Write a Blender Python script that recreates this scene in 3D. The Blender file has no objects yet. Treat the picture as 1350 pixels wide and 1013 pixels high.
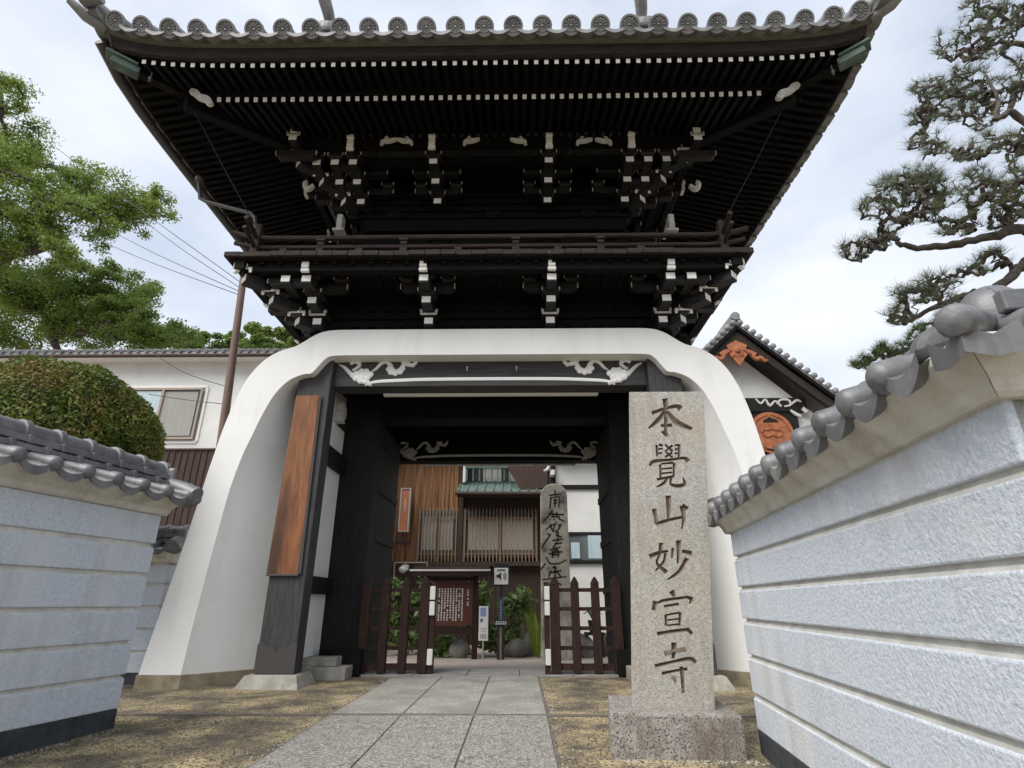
import bpy, bmesh, math, random
import numpy as np
from mathutils import Vector, Matrix
R = math.radians
rnd = random.Random(7)
C = bpy.context.scene.collection

# ------------------------------------------------------------------ camera, sky, sun, exposure
FPX = 732.0; PITCH = math.atan(288.5/732); YAW = R(0.8); EYE = 1.0
cam_d = bpy.data.cameras.new('camera'); cam = bpy.data.objects.new('camera', cam_d); C.objects.link(cam)
cam_d.sensor_width = 36; cam_d.lens = FPX/1350*36; cam_d.clip_start = .05; cam_d.clip_end = 3000
cam.location = (0, 0, EYE); cam.rotation_euler = (R(90)+PITCH, 0, YAW)
bpy.context.scene.camera = cam
sc = bpy.context.scene
sc.view_settings.view_transform = 'Standard'; sc.view_settings.look = 'None'
sc.view_settings.exposure = 0.70; sc.view_settings.gamma = 1
SUN_EL, SUN_AZ = R(50), R(224)          # veiled sun, high behind the camera on the left
wd = bpy.data.worlds.new('World'); sc.world = wd; wd.use_nodes = True
nt = wd.node_tree; nt.nodes.clear()
def wn(t, **k):
    n = nt.nodes.new(t)
    for a, b in k.items(): setattr(n, a, b)
    return n
sky = wn('ShaderNodeTexSky', sky_type='NISHITA', sun_disc=False, sun_elevation=SUN_EL, sun_rotation=SUN_AZ, air_density=1.0, dust_density=2.0)
tc = wn('ShaderNodeTexCoord'); mp = wn('ShaderNodeMapping'); mp.inputs['Scale'].default_value = (1.0, 1.0, 2.2)
no = wn('ShaderNodeTexNoise'); no.inputs['Scale'].default_value = 1.7; no.inputs['Detail'].default_value = 7; no.inputs['Roughness'].default_value = .52
rp = wn('ShaderNodeValToRGB'); rp.color_ramp.elements[0].position = .36; rp.color_ramp.elements[0].color = (.74, .74, .74, 1)
rp.color_ramp.elements[1].position = .62; rp.color_ramp.elements[1].color = (1, 1, 1, 1)
no2 = wn('ShaderNodeTexNoise'); no2.inputs['Scale'].default_value = 3.1; no2.inputs['Detail'].default_value = 5
rp2 = wn('ShaderNodeValToRGB'); rp2.color_ramp.elements[0].position = .3; rp2.color_ramp.elements[0].color = (4.4, 4.95, 5.9, 1)
rp2.color_ramp.elements[1].position = .7; rp2.color_ramp.elements[1].color = (6.3, 6.55, 7.0, 1)
mx = wn('ShaderNodeMix', data_type='RGBA'); bg = wn('ShaderNodeBackground'); ow = wn('ShaderNodeOutputWorld')
bg.inputs['Strength'].default_value = .1
L = nt.links.new
L(tc.outputs['Generated'], mp.inputs['Vector']); L(mp.outputs['Vector'], no.inputs['Vector']); L(mp.outputs['Vector'], no2.inputs['Vector'])
L(no.outputs['Fac'], rp.inputs['Fac']); L(no2.outputs['Fac'], rp2.inputs['Fac'])
L(rp.outputs['Color'], mx.inputs[0]); L(sky.outputs['Color'], mx.inputs[6]); L(rp2.outputs['Color'], mx.inputs[7])
L(mx.outputs[2], bg.inputs['Color']); L(bg.outputs['Background'], ow.inputs['Surface'])
sl = bpy.data.lights.new('sun', 'SUN'); sl.energy = 2.7; sl.angle = R(48); sl.color = (1, .96, .9)
so = bpy.data.objects.new('sun', sl); C.objects.link(so)
sdir = Vector((math.sin(SUN_AZ)*math.cos(SUN_EL), math.cos(SUN_AZ)*math.cos(SUN_EL), math.sin(SUN_EL)))
so.rotation_euler = sdir.to_track_quat('Z', 'Y').to_euler()

# photograph pixel -> point at a given distance (image coordinates)
_r = Vector((math.cos(YAW), math.sin(YAW), 0)); _f = Vector((-math.sin(YAW), math.cos(YAW), 0))
_w = _f*math.cos(PITCH)+Vector((0, 0, math.sin(PITCH))); _u = -_f*math.sin(PITCH)+Vector((0, 0, math.cos(PITCH)))
def at(px, py, Y):
    d = _w+_r*((px-675)/FPX)+_u*((506.5-py)/FPX); t = Y/d.y
    return Vector((0, 0, EYE))+d*t

# ------------------------------------------------------------------ materials
M = {}
def mat(name, col, rough=.7, col2=None, scale=4, stretch=(1, 1, 1), bump=0, bscale=None, spec=.5, metal=0, lo=.35, hi=.65, detail=6, col3=None, s3=.6, transl=0, speck=None, streak=None):
    m = bpy.data.materials.new(name); m.use_nodes = True; t = m.node_tree; b = t.nodes['Principled BSDF']
    b.inputs['Roughness'].default_value = rough; b.inputs['Metallic'].default_value = metal; b.inputs['Specular IOR Level'].default_value = spec
    b.inputs['Base Color'].default_value = (*col, 1)
    tcn = t.nodes.new('ShaderNodeTexCoord'); mpn = t.nodes.new('ShaderNodeMapping'); mpn.inputs['Scale'].default_value = stretch
    t.links.new(tcn.outputs['Object'], mpn.inputs['Vector'])
    def noise(s, d=detail):
        n = t.nodes.new('ShaderNodeTexNoise'); n.inputs['Scale'].default_value = s; n.inputs['Detail'].default_value = d; n.inputs['Roughness'].default_value = .6
        t.links.new(mpn.outputs['Vector'], n.inputs['Vector']); return n
    out = None
    if col2:
        n = noise(scale); r = t.nodes.new('ShaderNodeValToRGB')
        r.color_ramp.elements[0].position = lo; r.color_ramp.elements[0].color = (*col, 1)
        r.color_ramp.elements[1].position = hi; r.color_ramp.elements[1].color = (*col2, 1)
        t.links.new(n.outputs['Fac'], r.inputs['Fac']); out = r.outputs['Color']
    if col3:
        n = noise(s3, 8); r = t.nodes.new('ShaderNodeValToRGB'); r.color_ramp.elements[0].position = .5; r.color_ramp.elements[1].position = .68
        t.links.new(n.outputs['Fac'], r.inputs['Fac'])
        x = t.nodes.new('ShaderNodeMix'); x.data_type = 'RGBA'; t.links.new(r.outputs['Color'], x.inputs[0]); t.links.new(out, x.inputs[6]); x.inputs[7].default_value = (*col3, 1)
        out = x.outputs[2]
    if speck:
        sc_, c_, amt = speck
        v = t.nodes.new('ShaderNodeTexVoronoi'); v.inputs['Scale'].default_value = sc_; t.links.new(tcn.outputs['Object'], v.inputs['Vector'])
        sp = t.nodes.new('ShaderNodeSeparateColor'); t.links.new(v.outputs['Color'], sp.inputs[0])
        r = t.nodes.new('ShaderNodeValToRGB'); r.color_ramp.elements[0].position = 1-amt-.04; r.color_ramp.elements[1].position = 1-amt+.04
        t.links.new(sp.outputs[0], r.inputs['Fac'])
        x = t.nodes.new('ShaderNodeMix'); x.data_type = 'RGBA'; t.links.new(r.outputs['Color'], x.inputs[0]); t.links.new(out, x.inputs[6]); x.inputs[7].default_value = (*c_, 1)
        out = x.outputs[2]
    if streak:
        c_, amt, ss = streak
        mp2 = t.nodes.new('ShaderNodeMapping'); mp2.inputs['Scale'].default_value = (ss, ss, .35*ss/6); t.links.new(tcn.outputs['Object'], mp2.inputs['Vector'])
        n = t.nodes.new('ShaderNodeTexNoise'); n.inputs['Scale'].default_value = 1; n.inputs['Detail'].default_value = 7; n.inputs['Roughness'].default_value = .65; t.links.new(mp2.outputs['Vector'], n.inputs['Vector'])
        n2 = noise(1.3, 5); mu = t.nodes.new('ShaderNodeMath'); mu.operation = 'MULTIPLY'; t.links.new(n.outputs['Fac'], mu.inputs[0]); t.links.new(n2.outputs['Fac'], mu.inputs[1])
        r = t.nodes.new('ShaderNodeMapRange'); r.inputs[1].default_value = .26; r.inputs[2].default_value = .42; r.inputs[3].default_value = 0; r.inputs[4].default_value = amt; t.links.new(mu.outputs[0], r.inputs[0])
        x = t.nodes.new('ShaderNodeMix'); x.data_type = 'RGBA'; t.links.new(r.outputs[0], x.inputs[0]); t.links.new(out, x.inputs[6]); x.inputs[7].default_value = (*c_, 1); out = x.outputs[2]
    if out: t.links.new(out, b.inputs['Base Color'])
    if bump:
        n = noise(bscale or scale*3, 5); bp = t.nodes.new('ShaderNodeBump'); bp.inputs['Strength'].default_value = bump; bp.inputs['Distance'].default_value = .01
        t.links.new(n.outputs['Fac'], bp.inputs['Height']); t.links.new(bp.outputs['Normal'], b.inputs['Normal'])
    if transl:
        tr = t.nodes.new('ShaderNodeBsdfTranslucent'); ms = t.nodes.new('ShaderNodeMixShader'); ms.inputs[0].default_value = transl
        if out: t.links.new(out, tr.inputs['Color'])
        else: tr.inputs['Color'].default_value = (*col, 1)
        t.links.new(b.outputs[0], ms.inputs[1]); t.links.new(tr.outputs[0], ms.inputs[2]); t.links.new(ms.outputs[0], t.nodes['Material Output'].inputs['Surface'])
    M[name] = m; return m
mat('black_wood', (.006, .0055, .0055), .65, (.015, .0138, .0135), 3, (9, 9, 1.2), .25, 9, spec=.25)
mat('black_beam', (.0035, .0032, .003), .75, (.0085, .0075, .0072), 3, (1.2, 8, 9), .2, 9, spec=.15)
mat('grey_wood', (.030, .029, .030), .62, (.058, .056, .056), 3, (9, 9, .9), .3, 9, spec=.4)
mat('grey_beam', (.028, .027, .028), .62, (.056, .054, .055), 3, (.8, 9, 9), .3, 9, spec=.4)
mat('bracket_wood', (.010, .0092, .009), .6, (.024, .022, .021), 3, (7, 7, 7), .25, 9, spec=.3)  # black wood made lighter, so the bracket arms look lit
mat('brown_board', (.018, .012, .010), .75, (.042, .030, .025), 3, (1.2, 9, 9), .3, 8, spec=.3)
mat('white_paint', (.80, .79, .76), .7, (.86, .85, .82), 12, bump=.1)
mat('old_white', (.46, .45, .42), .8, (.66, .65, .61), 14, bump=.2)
mat('plaster', (.80, .795, .77), .85, (.84, .835, .81), 1.4, bump=.06, bscale=60, col3=(.77, .765, .735), s3=.5, streak=((.60, .58, .53), .32, 5))
mat('plinth', (.20, .165, .11), .9, (.34, .29, .20), 5, bump=.4)
mat('stucco', (.47, .52, .595), .92, (.68, .725, .785), 48, bump=.85, bscale=62, col3=(.64, .66, .69), s3=1.2, lo=.3, hi=.7, streak=((.40, .40, .40), .5, 8))
mat('joint', (.50, .49, .45), .9, (.66, .65, .61), 8, bump=.3)
mat('cornice', (.56, .53, .46), .9, (.70, .68, .62), 5, bump=.9, bscale=45, streak=((.34, .30, .24), .7, 6))
mat('wall_base', (.022, .026, .034), .8, (.05, .055, .06), 9, bump=.5)
mat('tile', (.095, .095, .10), .42, (.16, .16, .168), 6, bump=.25, bscale=40, spec=.6, col3=(.21, .21, .205), s3=3.5, streak=((.05, .05, .05), .6, 14))
mat('old_tile', (.15, .15, .155), .55, (.29, .29, .29), 6, bump=.3, bscale=30, col3=(.15, .15, .15), s3=3)
mat('olive_board', (.10, .10, .08), .8, (.16, .16, .135), 5, (1, 6, 6))
mat('copper_green', (.06, .095, .082), .75, (.12, .17, .15), 6, bump=.2)
mat('pipe', (.055, .05, .048), .5)
mat('granite', (.35, .33, .29), .85, (.48, .46, .415), 30, bump=.5, bscale=50, speck=(240, (.19, .175, .155), .22), col3=(.41, .36, .28), s3=2.2, streak=((.24, .215, .18), .7, 9))
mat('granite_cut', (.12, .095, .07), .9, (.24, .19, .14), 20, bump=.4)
mat('granite_base', (.22, .205, .185), .9, (.34, .32, .29), 14, bump=.6, bscale=50, speck=(110, (.10, .09, .085), .25), col3=(.20, .165, .14), s3=2.5, streak=((.12, .09, .075), .7, 8))
mat('base_stone', (.25, .235, .20), .9, (.38, .36, .31), 8, bump=.5, bscale=30)
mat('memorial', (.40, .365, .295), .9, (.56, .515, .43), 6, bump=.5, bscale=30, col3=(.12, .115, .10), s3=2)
mat('ink', (.035, .028, .022), .9)
mat('copperboard', (.15, .055, .021), .6, (.27, .105, .038), 2.2, (8, 8, 1.1), .4, 6, col3=(.07, .030, .016), s3=.5, spec=.4)
mat('fence_wood', (.020, .0105, .008), .75, (.042, .022, .017), 4, (9, 9, 1), .2, 8, spec=.2)
mat('board_wood', (.075, .028, .020), .7, (.11, .042, .031), 4, (9, 9, 1), .2, 8, spec=.25)
mat('sensor', (.62, .61, .56), .5)
mat('ground', (.105, .088, .064), .95, (.43, .345, .195), 1.9, (1, 1, 1), 1.0, 45, lo=.40, hi=.62, detail=12, col3=(.16, .13, .085), s3=2.6, speck=(75, (.045, .038, .03), .28))
mat('court', (.40, .33, .28), .95, (.50, .43, .37), 3, bump=.4, bscale=30)
mat('slab', (.25, .243, .215), .9, (.35, .342, .30), 2.6, bump=.5, bscale=70, col3=(.19, .195, .175), s3=1.1, speck=(90, (.17, .16, .14), .2))
mat('pebble', (.135, .126, .112), .9, (.22, .208, .188), 9, bump=.9, bscale=80, speck=(85, (.36, .345, .31), .36))
mat('path_joint', (.10, .085, .07), .95, (.16, .14, .12), 10)
mat('threshold', (.19, .185, .175), .9, (.28, .27, .25), 4, bump=.3)
mat('leaf_bright', (.125, .20, .036), .55, (.25, .325, .065), 1.1, transl=.42, spec=.3)
mat('leaf_mid', (.10, .17, .032), .55, (.21, .285, .06), .9, transl=.4, spec=.3)
mat('leaf_far', (.10, .17, .03), .6, (.19, .26, .055), .6, transl=.3, spec=.3)
mat('leaf_hedge', (.060, .095, .014), .6, (.155, .19, .030), 2.2, col3=(.20, .13, .035), s3=1.9, transl=.25, spec=.3)
mat('leaf_garden', (.07, .14, .03), .45, (.27, .36, .13), 5, transl=.3)
mat('needle', (.085, .115, .055), .6, (.16, .185, .095), 2, transl=.25)
mat('needle_bright', (.07, .13, .025), .6, (.12, .19, .04), 2, transl=.3)
mat('bark', (.045, .036, .030), .95, (.10, .085, .07), 9, bump=.8, bscale=20)
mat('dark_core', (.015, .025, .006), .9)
mat('pole', (.115, .070, .055), .7, (.16, .105, .085), 3, (8, 8, 1))
mat('wire', (.03, .03, .034), .7)
mat('house_white', (.62, .62, .60), .9, (.70, .70, .68), 1.5, bump=.1)
mat('siding', (.032, .018, .014), .85, (.066, .038, .029), 3, (11, 11, .6), .3, 8)
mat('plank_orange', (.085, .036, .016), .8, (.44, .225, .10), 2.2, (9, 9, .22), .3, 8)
mat('lattice', (.19, .125, .075), .7, (.26, .18, .115), 4, (6, 6, 1))
mat('glass', (.10, .12, .12), .12, spec=.8)
mat('curtain', (.62, .60, .54), .8, (.76, .74, .69), 3, (20, 20, 1))
mat('blue_curtain', (.30, .42, .47), .5, (.50, .60, .64), 3, (22, 22, .5))
mat('screen', (.26, .26, .24), .8, (.34, .34, .31), 3, (20, 20, 1))
mat('window_frame', (.32, .26, .21), .6)
mat('orange_carving', (.26, .080, .032), .75, (.42, .15, .065), 6, bump=.3)
mat('orange_sign', (.55, .19, .09), .6, (.62, .25, .13), 3)
mat('sign_white', (.74, .74, .72), .5)
mat('sign_black', (.015, .015, .016), .45)
mat('sign_navy', (.035, .055, .10), .5)
mat('sign_blue', (.22, .30, .50), .5)
mat('steel', (.42, .42, .41), .4, metal=.6)
mat('dark_void', (.006, .006, .006), .9)
mat('rock', (.13, .125, .11), .95, (.24, .23, .20), 4, bump=.8, bscale=14)
mat('banana', (.20, .30, .04), .5, (.33, .40, .07), 4, transl=.3)
mat('pot', (.06, .035, .025), .7)

# ------------------------------------------------------------------ mesh builder
def root_loc(p):
    v = Vector((0, 0, 0))
    while p: v = v+p.location; p = p.parent
    return v
EYE_SCALE = [1.0]      # scales the courtyard about the camera eye, larger and farther from the gate's shade
def far(p): k = EYE_SCALE[0]; return (p[0]*k, p[1]*k, (p[2]-EYE)*k+EYE) if k != 1 else p
class MB:
    def __init__(s): s.v = []; s.f = []; s.m = []; s.mi = 0
    def add(s, vs, fs):
        o = len(s.v); s.v += [far(tuple(v)) for v in vs]; s.f += [tuple(i+o for i in f) for f in fs]; s.m += [s.mi]*len(fs); return s
    def hexa(s, b, t):       # four bottom points, four top points, both counter-clockwise seen from above
        return s.add(list(b)+list(t), [(3, 2, 1, 0), (4, 5, 6, 7), (0, 1, 5, 4), (1, 2, 6, 5), (2, 3, 7, 6), (3, 0, 4, 7)])
    def box(s, x0, x1, y0, y1, z0, z1):
        x0, x1 = sorted((x0, x1)); y0, y1 = sorted((y0, y1)); z0, z1 = sorted((z0, z1))
        return s.hexa([(x0, y0, z0), (x1, y0, z0), (x1, y1, z0), (x0, y1, z0)], [(x0, y0, z1), (x1, y0, z1), (x1, y1, z1), (x0, y1, z1)])
    def obox(s, c, l, w, a, b, h, zt=Vector((0, 0, 1))):   # centre, lateral and outward unit vectors, half sizes
        c = Vector(c); l = Vector(l)*a; w = Vector(w)*b; z = zt*h
        if l.cross(w).dot(z) < 0: l = -l
        return s.hexa([c-l-w-z, c+l-w-z, c+l+w-z, c-l+w-z], [c-l-w+z, c+l-w+z, c+l+w+z, c-l+w+z])
    def beam(s, p, q, w, h, up=Vector((0, 0, 1))):
        p = Vector(p); q = Vector(q); d = (q-p).normalized(); l = d.cross(up).normalized(); n = l.cross(d).normalized()
        l *= w/2; n *= h/2
        return s.add([p-l-n, p+l-n, p+l+n, p-l+n, q-l-n, q+l-n, q+l+n, q-l+n], [(3, 2, 1, 0), (4, 5, 6, 7), (0, 1, 5, 4), (1, 2, 6, 5), (2, 3, 7, 6), (3, 0, 4, 7)])
    def tube(s, pts, rad, n=8, caps=True):
        pts = [Vector(p) for p in pts]; k = len(pts)
        if not hasattr(rad, '__len__'): rad = [rad]*k
        ref = Vector((0, 0, 1)); o = len(s.v); fs = []
        d0 = (pts[1]-pts[0]).normalized()
        if abs(d0.dot(ref)) > .9: ref = Vector((1, 0, 0))
        a = d0.cross(ref).normalized(); vs = []
        for i, p in enumerate(pts):
            d = (pts[min(i+1, k-1)]-pts[max(i-1, 0)]).normalized()
            a = (a-d*a.dot(d)); a = a.normalized() if a.length > 1e-6 else d.orthogonal().normalized(); b = d.cross(a)
            for j in range(n):
                t = 2*math.pi*j/n; vs.append(p+(a*math.cos(t)+b*math.sin(t))*rad[i])
        for i in range(k-1):
            for j in range(n): fs.append((i*n+j, i*n+(j+1) % n, (i+1)*n+(j+1) % n, (i+1)*n+j))
        if caps: fs.append(tuple(range(n-1, -1, -1))); fs.append(tuple((k-1)*n+j for j in range(n)))
        return s.add(vs, fs)
    def prism(s, pts, off):   # planar polygon (3-D points) pushed by off
        k = len(pts); pts = [Vector(p) for p in pts]; off = Vector(off)
        fs = [tuple(range(k-1, -1, -1)), tuple(range(k, 2*k))]+[(i, (i+1) % k, k+(i+1) % k, k+i) for i in range(k)]
        return s.add(pts+[p+off for p in pts], fs)
    def grid(s, rows, closed=False):
        n = len(rows[0]); k = len(rows); vs = [p for r in rows for p in r]; fs = []
        for i in range(k-1):
            for j in range(n if closed else n-1):
                fs.append((i*n+j, i*n+(j+1) % n, (i+1)*n+(j+1) % n, (i+1)*n+j))
        return s.add(vs, fs)
    def ball(s, c, rx, ry, rz, n=10, k=6):
        rows = []
        for i in range(k+1):
            t = math.pi*i/k; rows.append([(c[0]+rx*math.sin(t)*math.cos(2*math.pi*j/n), c[1]+ry*math.sin(t)*math.sin(2*math.pi*j/n), c[2]-rz*math.cos(t)) for j in range(n)])
        return s.grid(rows, True)
    def build(s, name, mats, parent=None, smooth=False, bevel=0, recalc=True):
        me = bpy.data.meshes.new(name); o0 = root_loc(parent)
        me.from_pydata([(v[0]-o0.x, v[1]-o0.y, v[2]-o0.z) for v in s.v], [], s.f)
        if not isinstance(mats, (list, tuple)): mats = [mats]
        for m in mats: me.materials.append(M[m])
        if any(s.m): me.polygons.foreach_set('material_index', s.m)
        if recalc:
            b = bmesh.new(); b.from_mesh(me); bmesh.ops.recalc_face_normals(b, faces=b.faces); b.to_mesh(me); b.free()
        if smooth:
            me.polygons.foreach_set('use_smooth', [True]*len(me.polygons))
            try: me.set_sharp_from_angle(angle=R(40))
            except Exception: pass
        o = bpy.data.objects.new(name, me); C.objects.link(o)
        if parent: o.parent = parent
        if bevel:
            bv = o.modifiers.new('bevel', 'BEVEL'); bv.width = bevel; bv.segments = 2; bv.limit_method = 'ANGLE'; bv.angle_limit = R(50)
        return o
def thing(name, label, cat, loc=(0, 0, 0), group=None):
    o = bpy.data.objects.new(name, None); C.objects.link(o); o.location = far(tuple(loc)); o.empty_display_size = .2
    return tag(o, label, cat, group)
def tag(o, label, cat, group=None):
    o['label'] = label; o['category'] = cat
    if group: o['group'] = group
    return o
def struct(o, kind='structure'): o['kind'] = kind; return o

def smooth_path(pts, sub=5):     # Catmull-Rom through tuples of any length
    P = [np.array(p, float) for p in pts]
    if len(P) < 3: 
        return [tuple(P[0]+(P[1]-P[0])*i/sub) for i in range(sub+1)]
    P = [2*P[0]-P[1]]+P+[2*P[-1]-P[-2]]; out = []
    for i in range(1, len(P)-2):
        for k in range(sub):
            t = k/sub; a, b, c, d = P[i-1:i+3]
            out.append(tuple(.5*((2*b)+(-a+c)*t+(2*a-5*b+4*c-d)*t*t+(-a+3*b-3*c+d)*t**3)))
    out.append(tuple(P[-2])); return out
def stroke(mb, pts, fmap, sect, sub=5):
    """brush stroke: pts (x, y, half width) in drawing units; fmap(x, y, h) gives the 3-D point at height h;
    sect: list of (sideways fraction, height) across the stroke"""
    q = smooth_path(pts, sub); rows = []
    for i, (x, y, w) in enumerate(q):
        a = q[max(i-1, 0)]; b = q[min(i+1, len(q)-1)]; dx, dy = b[0]-a[0], b[1]-a[1]; l = math.hypot(dx, dy) or 1
        nx, ny = -dy/l, dx/l; w = max(w, .004)
        rows.append([fmap(x+nx*w*f, y+ny*w*f, h) for f, h in sect])
    n = len(sect); o = len(mb.v); mb.grid(rows, True)
    mb.add(rows[0], [tuple(range(n))]); mb.add(rows[-1], [tuple(range(n-1, -1, -1))])

# ------------------------------------------------------------------ ground, paths
def gz(y):
    if y < 6.05: return -.02*(6.05-max(y, -30))
    if y < 9.9: return 0.0
    if y < 15: return -.45*(y-9.9)/5.1
    return -.45
ys = [-60, -30, -15, -6, 0, 2, 3, 4, 5, 5.6, 6.05, 7, 8, 9, 9.9, 11, 12, 13, 16, 20, 30, 60, 150, 600, 1500]
xs = [-900, -200, -60, -20, -10, -6, -4, -2, 0, 2, 4, 6, 10, 20, 60, 200, 900]
b = MB()
for j in range(len(ys)-1):
    b.mi = 0 if ys[j] < 9.9 else 1
    b.grid([[(x, y, gz(y)) for x in xs] for y in ys[j:j+2]])
struct(b.build('ground', ['ground', 'court'], smooth=True))
PX0, PX1 = -1.82, .25
def pave(name, y0, y1, rows, m, dz=.016):
    b = MB(); b.mi = 1; h0 = .006
    b.add([(PX0-.02, y0, gz(y0)+h0), (PX1+.02, y0, gz(y0)+h0), (PX1+.02, y1, gz(y1)+h0), (PX0-.02, y1, gz(y1)+h0)], [(0, 1, 2, 3)])
    b.mi = 0; w = (PX1-PX0)/3; rr = random.Random(3)
    for c in range(3):
        yy = y0
        for r in rows[c]:
            ya, yb = yy+.008, min(yy+r, y1)-.008; xa, xb = PX0+c*w+.007, PX0+(c+1)*w-.007; d = dz+rr.uniform(-.003, .003)
            b.hexa([(xa, ya, gz(ya)-.02), (xb, ya, gz(ya)-.02), (xb, yb, gz(yb)-.02), (xa, yb, gz(yb)-.02)],
                   [(xa, ya, gz(ya)+d), (xb, ya, gz(ya)+d), (xb, yb, gz(yb)+d), (xa, yb, gz(yb)+d)])
            yy += r
            if yy >= y1-.05: break
    return struct(b.build(name, [m, 'path_joint'], bevel=.006))
pave('path', 6.12, 9.02, [[1.5, 1.4], [.75, 1.35, .8], [1.45, 1.45]], 'slab')
pave('path', -3.0, 6.0, [[.95]*10, [.95]*10, [.95]*10], 'pebble')
b = MB(); b.box(-6, PX0-.03, 6.02, 6.1, -.03, .012); b.box(PX1+.03, 4.2, 6.02, 6.1, -.03, .012); b.box(PX0-.03, PX1+.03, 6.005, 6.115, -.03, .010)
struct(b.build('drain_kerb', 'path_joint'))
b = MB()
for i in range(5): b.box(-2.35+i*.78, -2.35+i*.78+.77, 9.04, 9.9, -.05, .022)
struct(b.build('threshold_paving', 'threshold', bevel=.006))

# ------------------------------------------------------------------ the temple gate
XC = -.46; YF = 7.75; YW = 8.0; YU = 8.3; YC = 9.95
gate = thing('temple_gate', 'two storey black wooden temple gate with tiled roof, balcony and flared white plaster arch', 'gate', (XC, YF, 0))
def P(u, y, z): return (XC+u, y, z)
# --- plaster arch: half profiles (u, z)
OUT = [(4.35, .15), (4.27, .70), (4.18, 1.30), (4.08, 2.0), (4.0, 2.65), (3.95, 3.0), (3.87, 3.5), (3.75, 3.97), (3.62, 4.27), (3.44, 4.50), (3.22, 4.64), (3.02, 4.71), (2.88, 4.80), (2.74, 4.90), (2.60, 4.96), (2.44, 4.985), (2.2, 4.99)]
INN = [(3.80, .15), (3.77, .70), (3.73, 1.22), (3.68, 1.82), (3.62, 2.46), (3.53, 2.95), (3.44, 3.26), (3.33, 3.62), (3.20, 3.92), (3.06, 4.10), (2.93, 4.19), (2.80, 4.235), (2.70, 4.25), (2.62, 4.35), (2.54, 4.46), (2.44, 4.53), (2.2, 4.545)]
def dens(p, s=4): return smooth_path(p, s)
o_l = dens(OUT); i_l = dens(INN)
def sm(t): t = max(0, min(1, t)); return t*t*(3-2*t)
def backpt(u, z):
    f = sm((4.25-z)/.75)
    return (u+(2.92-u)*f, 8.02+.72*f)
outc = [(-u, z) for u, z in o_l]+[(u, z) for u, z in reversed(o_l)]
innc = [(-u, z) for u, z in i_l]+[(u, z) for u, z in reversed(i_l)]
b = MB()
rows = []
def side(u, f): return -f if u < 0 else f
bc = []
for u, z in innc:
    bu, by = backpt(abs(u), z); bc.append(P(side(u, bu), by, z))
rows = [[P(u, 12.65, z) for u, z in outc], [P(u, YF+.02, z) for u, z in outc], [P(u*(1-.004), YF, z-.008 if z > 4 else z) for u, z in outc], [P(u, YF, z) for u, z in innc], [P(u*.998, YF+.012, z) for u, z in innc]]
n = 7
for k in range(1, n):
    rows.append([P(u*.998+((c[0]-XC)-u*.998)*k/(n-1), YF+.012+(c[1]-YF-.012)*k/(n-1), z) for (u, z), c in zip(innc, bc)])
b.grid(rows)
b.build('plaster_arch', 'plaster', gate, smooth=True)
for s in (-1, 1):
    b = MB()
    bu, by = backpt(3.8, .1)
    b.prism([P(s*4.36, YF-.012, -.03), P(s*3.79, YF-.012, -.03), P(s*bu, by, -.03), P(s*bu, 12.6, -.03), P(s*4.36, 12.6, -.03)], (0, 0, .19))
    b.build('plinth', 'plinth', gate, bevel=.01)
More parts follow.
